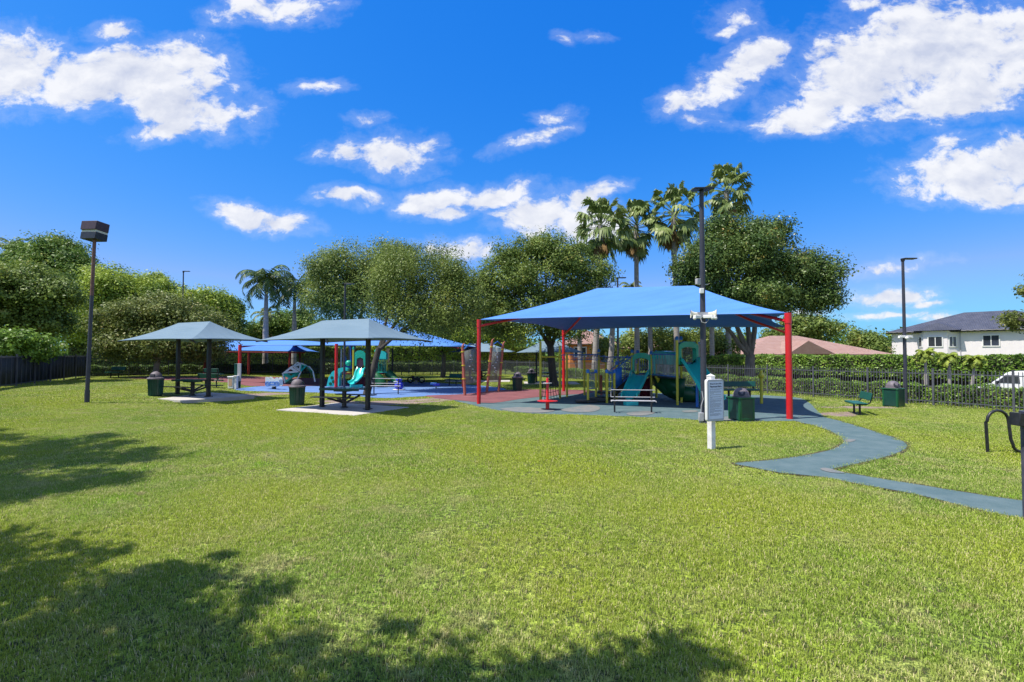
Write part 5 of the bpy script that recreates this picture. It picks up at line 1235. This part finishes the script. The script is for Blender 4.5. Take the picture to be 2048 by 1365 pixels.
panel('lime_panel', [(692,752),(694,744),(704,744),(705,750),(699,756),(688,757)], 'lime', .04, .2); panel('mauve_panel', [(707,745),(716,745),(715,752),(708,757)], 'mauve', .04, .1)
panel('roof_panel', [(753,718),(753,708),(757,704),(764,702),(771,704),(774,708),(774,718)], 'teal', .5)
b = MB()
for k in range(7): a_, c_ = S(754+k*3, 719), S(754+k*3, 745); b.tube([a_, c_], .016, 6)
b.tube([S(753,719), S(774,719)], .03, 8); b.tube([S(753,745), S(774,745)], .03, 8); b.build('barrier', 'tealdk', t)
b = MB(); b.tube([S(738,752,.1), S(752,753,.1), S(759,760,0), S(763,772,-.1)], [.28,.34,.34,.34], 16); b.build('tunnel', 'dkgreen', t)
b = MB(); b.tube([S(776,746,.3), S(785,753,.2), S(793,764,0), S(802,772,-.2)], [.26,.24,.24,.22], 14); b.build('side_slide', 'dkgreen', t)
b = MB(); b.box(S(730,765,.9), (1.3, .05, .7)); b.build('back_panel', 'darkred', t)

# violet ball toy
p = gp(798, 781); t = thing('ball_toy', 'violet-blue bulb-shaped rocking toy beside the grey rail bench', 'rocking toy', p); b = MB(); b.lathe([(.14,.04),(.24,.14),(.28,.28),(.25,.42),(.15,.52),(.13,.56),(.2,.60),(.2,.66),(.005,.7)], (0,0,0), 18); b.build('bowl', 'blueball', t)
b = MB(); b.lathe([(.36,.02),(.38,.05),(.1,.07)], (0,0,0), 18); b.build('foot_ring', 'white', t); b = MB(); b.box((-.16,-.1,.52),(.26,.16,.05)); b.build('handle', 'white', t)
# seesaw seat
p = gp(872, 778); t = thing('blue_seesaw', 'small bright blue bouncing seat on the blue surface', 'seesaw', p)
b = MB(); b.box((.05,-.05,.26),(.40,.22,.14)); b.build('seat', 'blueball', t, bevel=.03); b = MB(); b.box((-.2,.3,.30),(.4,.22,.14)); b.build('seat', 'bluepl', t, bevel=.03); b = MB(); b.tube([(0,0,-.05),(0,0,.2)], .05, 10); b.bar((.05,-.05,.2),(-.2,.3,.24),.05); b.build('spring', 'lightgrey', t)
# motorcycle springer
p = gp(832, 768); t = thing('spring_rider', 'black motorcycle-shaped double spring rider on the blue surface', 'spring rider', p)
def ring(c, R0, r, n=20): return [(c[0]+R0*math.cos(2*PI*k/n), c[1], c[2]+R0*math.sin(2*PI*k/n)) for k in range(n)]
for x in (-.42, .42):
    b = MB(); b.tube(ring((x, 0, .28), .19, .05), .05, 8, closed=True); w0 = b.build('wheel', 'tyre', t); b = MB(); b.tube([(x, -.03, .28), (x, .03, .28)], .06, 10)
    for k in range(5): a_ = k*2*PI/5; b.bar((x, 0, .28), (x+.17*math.cos(a_), 0, .28+.17*math.sin(a_)), .02)
    b.build('rim', 'lightgrey', w0)
b = MB(); b.box((0,0,.34),(.6,.14,.2)); b.lathe([(.07,.40),(.11,.46),(.10,.56),(.06,.6)],(-.22,0,0),12); b.lathe([(.06,.40),(.09,.45),(.07,.54)],(.10,0,0),12); b.bar((-.42,0,.3),(-.3,0,.62),.03); b.bar((-.36,-.22,.62),(-.36,.22,.62),.03); b.bar((.42,0,.3),(.46,0,.55),.03); b.build('body', 'black', t, bevel=.015)
b = MB(); b.tube([(.1*math.cos(k*.8), .1*math.sin(k*.8), .0+.24*k/40) for k in range(41)], .015, 6); b.lathe([(.15, 0), (.15, .02)], (0,0,0), 14); b.build('spring', 'lightgrey', t)
# printed white springer at left
p = gp(548, 779); t = thing('spring_rider', 'white and blue printed car-shaped spring rider left of the dome climber', 'spring rider', p)
for y in (-.22, .22):
    b = MB(); b.prism([(-.42,.22),(-.38,.62),(-.34,.74),(-.24,.70),(-.14,.60),(.12,.60),(.22,.70),(.34,.70),(.40,.55),(.42,.22),(.30,.18),(-.30,.18)], lambda q: (q[0], y-.015, q[1]), lambda q: (q[0], y+.015, q[1])); s0 = b.build('side_panel', 'whiteplay', t, smooth=False)
    b = MB()
    for x in (-.26, .27):
        for (R0, r) in ((.13, .022), (.06, .015)): b.tube(ring((x, y+(-.02 if y < 0 else .02), .33), R0, r), r, 6, closed=True)
    for x in (-.10, 0, .10): b.box((x, y+(-.018 if y < 0 else .018), .42), (.06, .01, .10))
    b.box((0, y+(-.018 if y < 0 else .018), .28), (.26, .01, .06)); b.build('printed_wheels', 'bluepl', s0)
b = MB(); b.box((-.38,0,.45),(.05,.44,.5)); b.box((0,0,.40),(.3,.42,.04)); b.box((.38,0,.42),(.04,.42,.34)); b.build('seat', 'white', t, bevel=.01)
b = MB(); b.tube([(.11*math.cos(k*.8), .11*math.sin(k*.8), .2*k/40) for k in range(41)], .018, 6); b.build('spring', 'black', t)

# dome climber
DO = G(590, 769); t = thing('dome_climber', 'green and white faceted arch climber with triangular holes on the red surface', 'climbing frame', (DO.x, DO.y, DO.z))
Dd = DO.y
def DV(px, py, dy=0): return W(px, py, Dd+dy)-DO
TRI = [((565,747),(570,767),(584,757)),((565,747),(584,757),(597,744)),((565,747),(581,734),(597,744)),((584,757),(570,767),(590,764)),((584,757),(597,744),(600,748)),((581,734),(585,732),(597,744)),
       ((585,732),(594,725),(603,728)),((585,732),(603,728),(600,743)),((603,728),(614,732),(600,743)),((614,732),(602,744),(600,743)),((614,732),(626,744),(616,738)),((614,732),(619,733),(627,744)),((616,738),(626,744),(630,763)),((594,725),(606,727),(614,732)),((570,767),(590,764),(594,759))]
mats_ = ['tealdk','tealdk','whiteplay','dkgreen','tealdk','whiteplay','whiteplay','whiteplay','tealdk','teal','tealdk','whiteplay','dkgreen','whiteplay','dkgreen']
for k, (tr_, m) in enumerate(zip(TRI, mats_)):
    P3 = []
    for (px, py) in tr_:
        dy = -.35 + (767-py)/42*.9 + (.25 if 596 < px < 615 else 0); P3.append(DV(px, py, dy))
    c_ = sum(P3, Vector())/3; hole = [p.lerp(c_, .58) for p in P3]; b = MB(); b.add(P3+hole, [(0,1,4,3),(1,2,5,4),(2,0,3,5)])
    o = b.build('facet', m, t, smooth=False); s_ = o.modifiers.new('t', 'SOLIDIFY'); s_.thickness = .05; s_.offset = 0
for e0, e1_ in (((565,747),(570,767)),((602,744),(594,760)),((626,744),(630,764)),((585,732),(600,743)),((565,747),(597,744))):
    f = lambda q: DV(q[0], q[1], -.38+(767-q[1])/42*.9); b = MB(); b.bar(f(e0), f(e1_), .07, .05); b.build('edge_rib', 'whiteplay', t)

# station with white bins and green back by the left post of the middle canopy
p = gp(470, 779); t = thing('drinking_fountain', 'white and tan fountain box with green back panel by the left red post', 'drinking fountain', p)
b = MB(); b.box((-.18,-.02,.36),(.30,.26,.62)); b.box((-.18,-.02,.70),(.36,.32,.06)); b.build('box', 'white', t, bevel=.015); b = MB(); b.box((-.18,-.156,.40),(.2,.012,.42)); b.build('front_panel', 'peach', t)
b = MB(); b.box((.06,-.02,.38),(.16,.2,.74)); b.box((.05,-.02,.75),(.22,.26,.04)); b.build('side_box', 'post_w', t, bevel=.01); b = MB(); b.box((.02,.2,.75),(.36,.08,1.4)); b.build('back_panel', 'canbody', t, bevel=.02)
b = MB(); b.box((.15,.14,.95),(.2,.06,1.0)); b.build('side_board', 'lightgrey', t, bevel=.01)

# ------------------------------------------------------------------ houses
def wall_window(par, o_, u_, w_, h_, z, two=True):
    """a white framed sliding window with a dark pane, standing proud of the wall; o_ centre, u_ along the wall"""
    n_ = Vector((u_.y, -u_.x, 0)); up = Vector((0, 0, 1)); c = o_+n_*.03+up*z; f = MB()
    for s in (-1, 1): f.bar(c+u_*s*w_/2-up*h_/2, c+u_*s*w_/2+up*h_/2, .12, .10, (u_.x, u_.y, 0)); f.bar(c-u_*(w_/2+.06)+up*s*h_/2, c+u_*(w_/2+.06)+up*s*h_/2, .10, .12)
    if two: f.bar(c-up*h_/2, c+up*h_/2, .07, .08, (u_.x, u_.y, 0))
    fo = f.build('window', 'white', par, smooth=False); g = MB(); g.bar(c-u_*w_/2+n_*.002, c+u_*w_/2+n_*.002, .04, h_); g.build('pane', 'glassdk', fo, smooth=False)
def hip(b, x0, x1, y0, y1, ze, zr, inset=None, oh=.5, drop=.12):
    x0 -= oh; x1 += oh; y0 -= oh; y1 += oh; k = inset or (y1-y0)/2; ym = (y0+y1)/2
    b.add([(x0,y0,ze),(x1,y0,ze),(x1,y1,ze),(x0,y1,ze),(x0+k,ym,zr),(x1-k,ym,zr),(x0,y0,ze-drop),(x1,y0,ze-drop),(x1,y1,ze-drop),(x0,y1,ze-drop)],
      [(0,1,5,4),(1,2,5),(2,3,4,5),(3,0,4),(6,7,1,0),(7,8,2,1),(8,9,3,2),(9,6,0,3),(9,8,7,6)])
HX = W(1784, 700, 68).x; Hz = -.65
HA = math.atan2(-.77, .64); t = thing('house', 'two-storey off-white house with slate blue tiled hip roof on the right', 'house', (HX, 68, Hz), HA)
zc = W(1784, 665, 68).z-Hz; zr = W(1935, 625, 66.2).z-Hz; HL = 18.5
b = MB(); b.box((HL/2, 6, zc/2), (HL, 12, zc)); b.build('wall', 'stucco', t, smooth=False)
b = MB(); b.prism([(2.9,0),(3.6,-.8),(6.0,-.8),(6.9,0)], lambda q: (q[0], q[1], 0), lambda q: (q[0], q[1], zc-.02)); b.build('bay_wall', 'stucco', t, smooth=False)
b = MB(); b.box((7.15, -.06, zc/2), (.08, .08, zc-.1)); b.build('downpipe', 'lightgrey', t)
b = MB(); hip(b, 0, HL, 0, 12, zc, zr, 7.4, .55, .22); rf = b.build('roof', 'slate', t, smooth=False)
b = MB(); b.add([(2.5,-1.3,zc+.03),(7.3,-1.3,zc+.03),(4.9,.2,zc+1.15),(4.9,2.2,zc+1.3),(2.5,1.0,zc+.4),(7.3,1.0,zc+.4)], [(0,1,2),(0,2,3,4),(1,5,3,2)]); b.build('bay_roof', 'slate', rf, smooth=False)
b = MB(); b.tube([(-.5+.9*k/60*0, -.56, zc-.02) if False else (-.55+(HL+1.1)*k/60, -.60, zc-.06+.03*math.cos(k*PI)) for k in range(61)], .05, 6); b.build('eave_gutter', 'navy', rf)
ux = Vector((1, 0, 0)); wz = zc-1.45
wall_window(t, Vector((4.8, -.8, 0)), ux, 1.45, 1.35, wz); wall_window(t, Vector((6.45, -.4, 0)), Vector((.9, .8, 0)).normalized(), .85, 1.35, wz)
wall_window(t, Vector((3.25, -.4, 0)), Vector((.7, -.8, 0)).normalized(), .6, 1.35, wz, False); wall_window(t, Vector((10.0, 0, 0)), ux, 1.5, 1.4, wz+.05); wall_window(t, Vector((14.0, 0, 0)), ux, 1.5, 1.4, wz+.05)
def lowhouse(label, px0, px1, D, dp, ye, yr, wallm, roofm, z0=-.3, inset=None, rz=0, extra=None):
    x0, x1 = W(px0, 700, D).x, W(px1, 700, D).x; ze = W(px0, ye, D).z-z0; zr = W(px0, yr, D+dp/2).z-z0
    t = thing('house', label, 'house', (x0, D, z0), rz); L = x1-x0
    b = MB(); b.box((L/2, dp/2, ze/2), (L, dp, ze)); b.build('wall', wallm, t, smooth=False)
    b = MB(); hip(b, 0, L, 0, dp, ze, zr, inset); rf = b.build('roof', roofm, t, smooth=False)
    if extra:
        for (x, w_, d_, hh) in extra:
            b = MB(); b.add([(x,-d_,ze+.02),(x+w_,-d_,ze+.02),(x+w_/2,-d_+.6,ze+hh),(x+w_/2,dp*.32,ze+hh*1.15),(x,.4,ze+.15),(x+w_,.4,ze+.15)], [(0,1,2),(0,2,3,4),(1,5,3,2)]); b.build('front_roof', roofm, rf, smooth=False)
    for f in (.22, .7): wall_window(t, Vector((L*f, 0, 0)), ux, 1.4, 1.1, ze-.95)
    return t
lowhouse('low house with a broad salmon tiled hip roof behind the tall hedge', 1500, 1775, 54, 14, 709, 672, 'peach', 'salmon', -.6, 6.5, 0, ((3.5, 5.2, 1.4, 1.5),))
lowhouse('small steep salmon roof between the trees and the white house', 1752, 1800, 82, 10, 704, 674, 'peach', 'salmon', -.6, 2.5)
lowhouse('orange-walled house with pale pink roof glimpsed left of the thin black pole', 1140, 1232, 56, 10, 688, 661, 'orange', 'salmon', -.3, 3)
lowhouse('orange-walled house with pink roof behind the palm trunks and the lower slide tower', 1280, 1400, 58, 10, 697, 676, 'orange', 'salmon', -.3, 3)
lowhouse('pink-roofed house just left of the royal palm trunk', 462, 500, 70, 8, 672, 653, 'peach', 'salmon', .2, 2.2)
lowhouse('pale house glimpsed behind the magnolia, left of the left-hand picnic shelter', 196, 262, 58, 8, 684, 668, 'stucco', 'salmon', .3, 2.5)

# ------------------------------------------------------------------ white van outside the right fence
vb = FPT(-1.95, 7.4); vz = T(vb.x, vb.y)+.03
t = thing('parked_van', 'white van with sloping bonnet seen through the fence at the right edge', 'van', (vb.x, vb.y, vz), math.atan2(FT[1], FT[0]))
Hv = 1.98
prof = [(0.02,.45),(0,.75),(.08,1.08),(.40,1.27),(.72,1.36),(1.28,Hv-.09),(1.5,Hv),(5.0,Hv),(5.15,Hv-.1),(5.2,.45)]
b = MB(); b.prism(prof, lambda q: (q[0], -.92, q[1]), lambda q: (q[0], .92, q[1])); b.build('body', 'whiteclean', t, smooth=False, bevel=.05)
for s in (-1, 1):
    b = MB(); b.prism([(.92,1.41),(1.27,Hv-.19),(1.72,Hv-.19),(1.75,1.41)], lambda q: (q[0], s*.925, q[1]), lambda q: (q[0], s*.935, q[1])); b.build('side_window', 'glassdk', t, smooth=False)
    for x in (.95, 4.2):
        b = MB(); b.tube([(x, s*.80, .34), (x, s*.95, .34)], .34, 20); wv = b.build('wheel', 'tyre', t); b = MB(); b.tube([(x, s*.94, .34), (x, s*.965, .34)], .2, 16); b.build('rim', 'lightgrey', wv)
    b = MB(); b.box((.98, s*1.02, 1.42), (.1, .14, .18)); b.build('mirror', 'black', t, bevel=.02)
    b = MB(); b.box((.04, s*.68, .82), (.08, .3, .16)); b.build('headlight', 'lightgrey', t, bevel=.02)
    b = MB(); b.box((2.62, s*.937, 1.08), (.14, .02, .03)); b.build('door_handle', 'black', t)
b = MB(); b.add([(.76,-.80,1.42),(.76,.80,1.42),(1.24,.76,Hv-.13),(1.24,-.76,Hv-.13)], [(0,1,2,3)]); o = b.build('windscreen', 'glassdk', t); s_ = o.modifiers.new('t', 'SOLIDIFY'); s_.thickness = .02
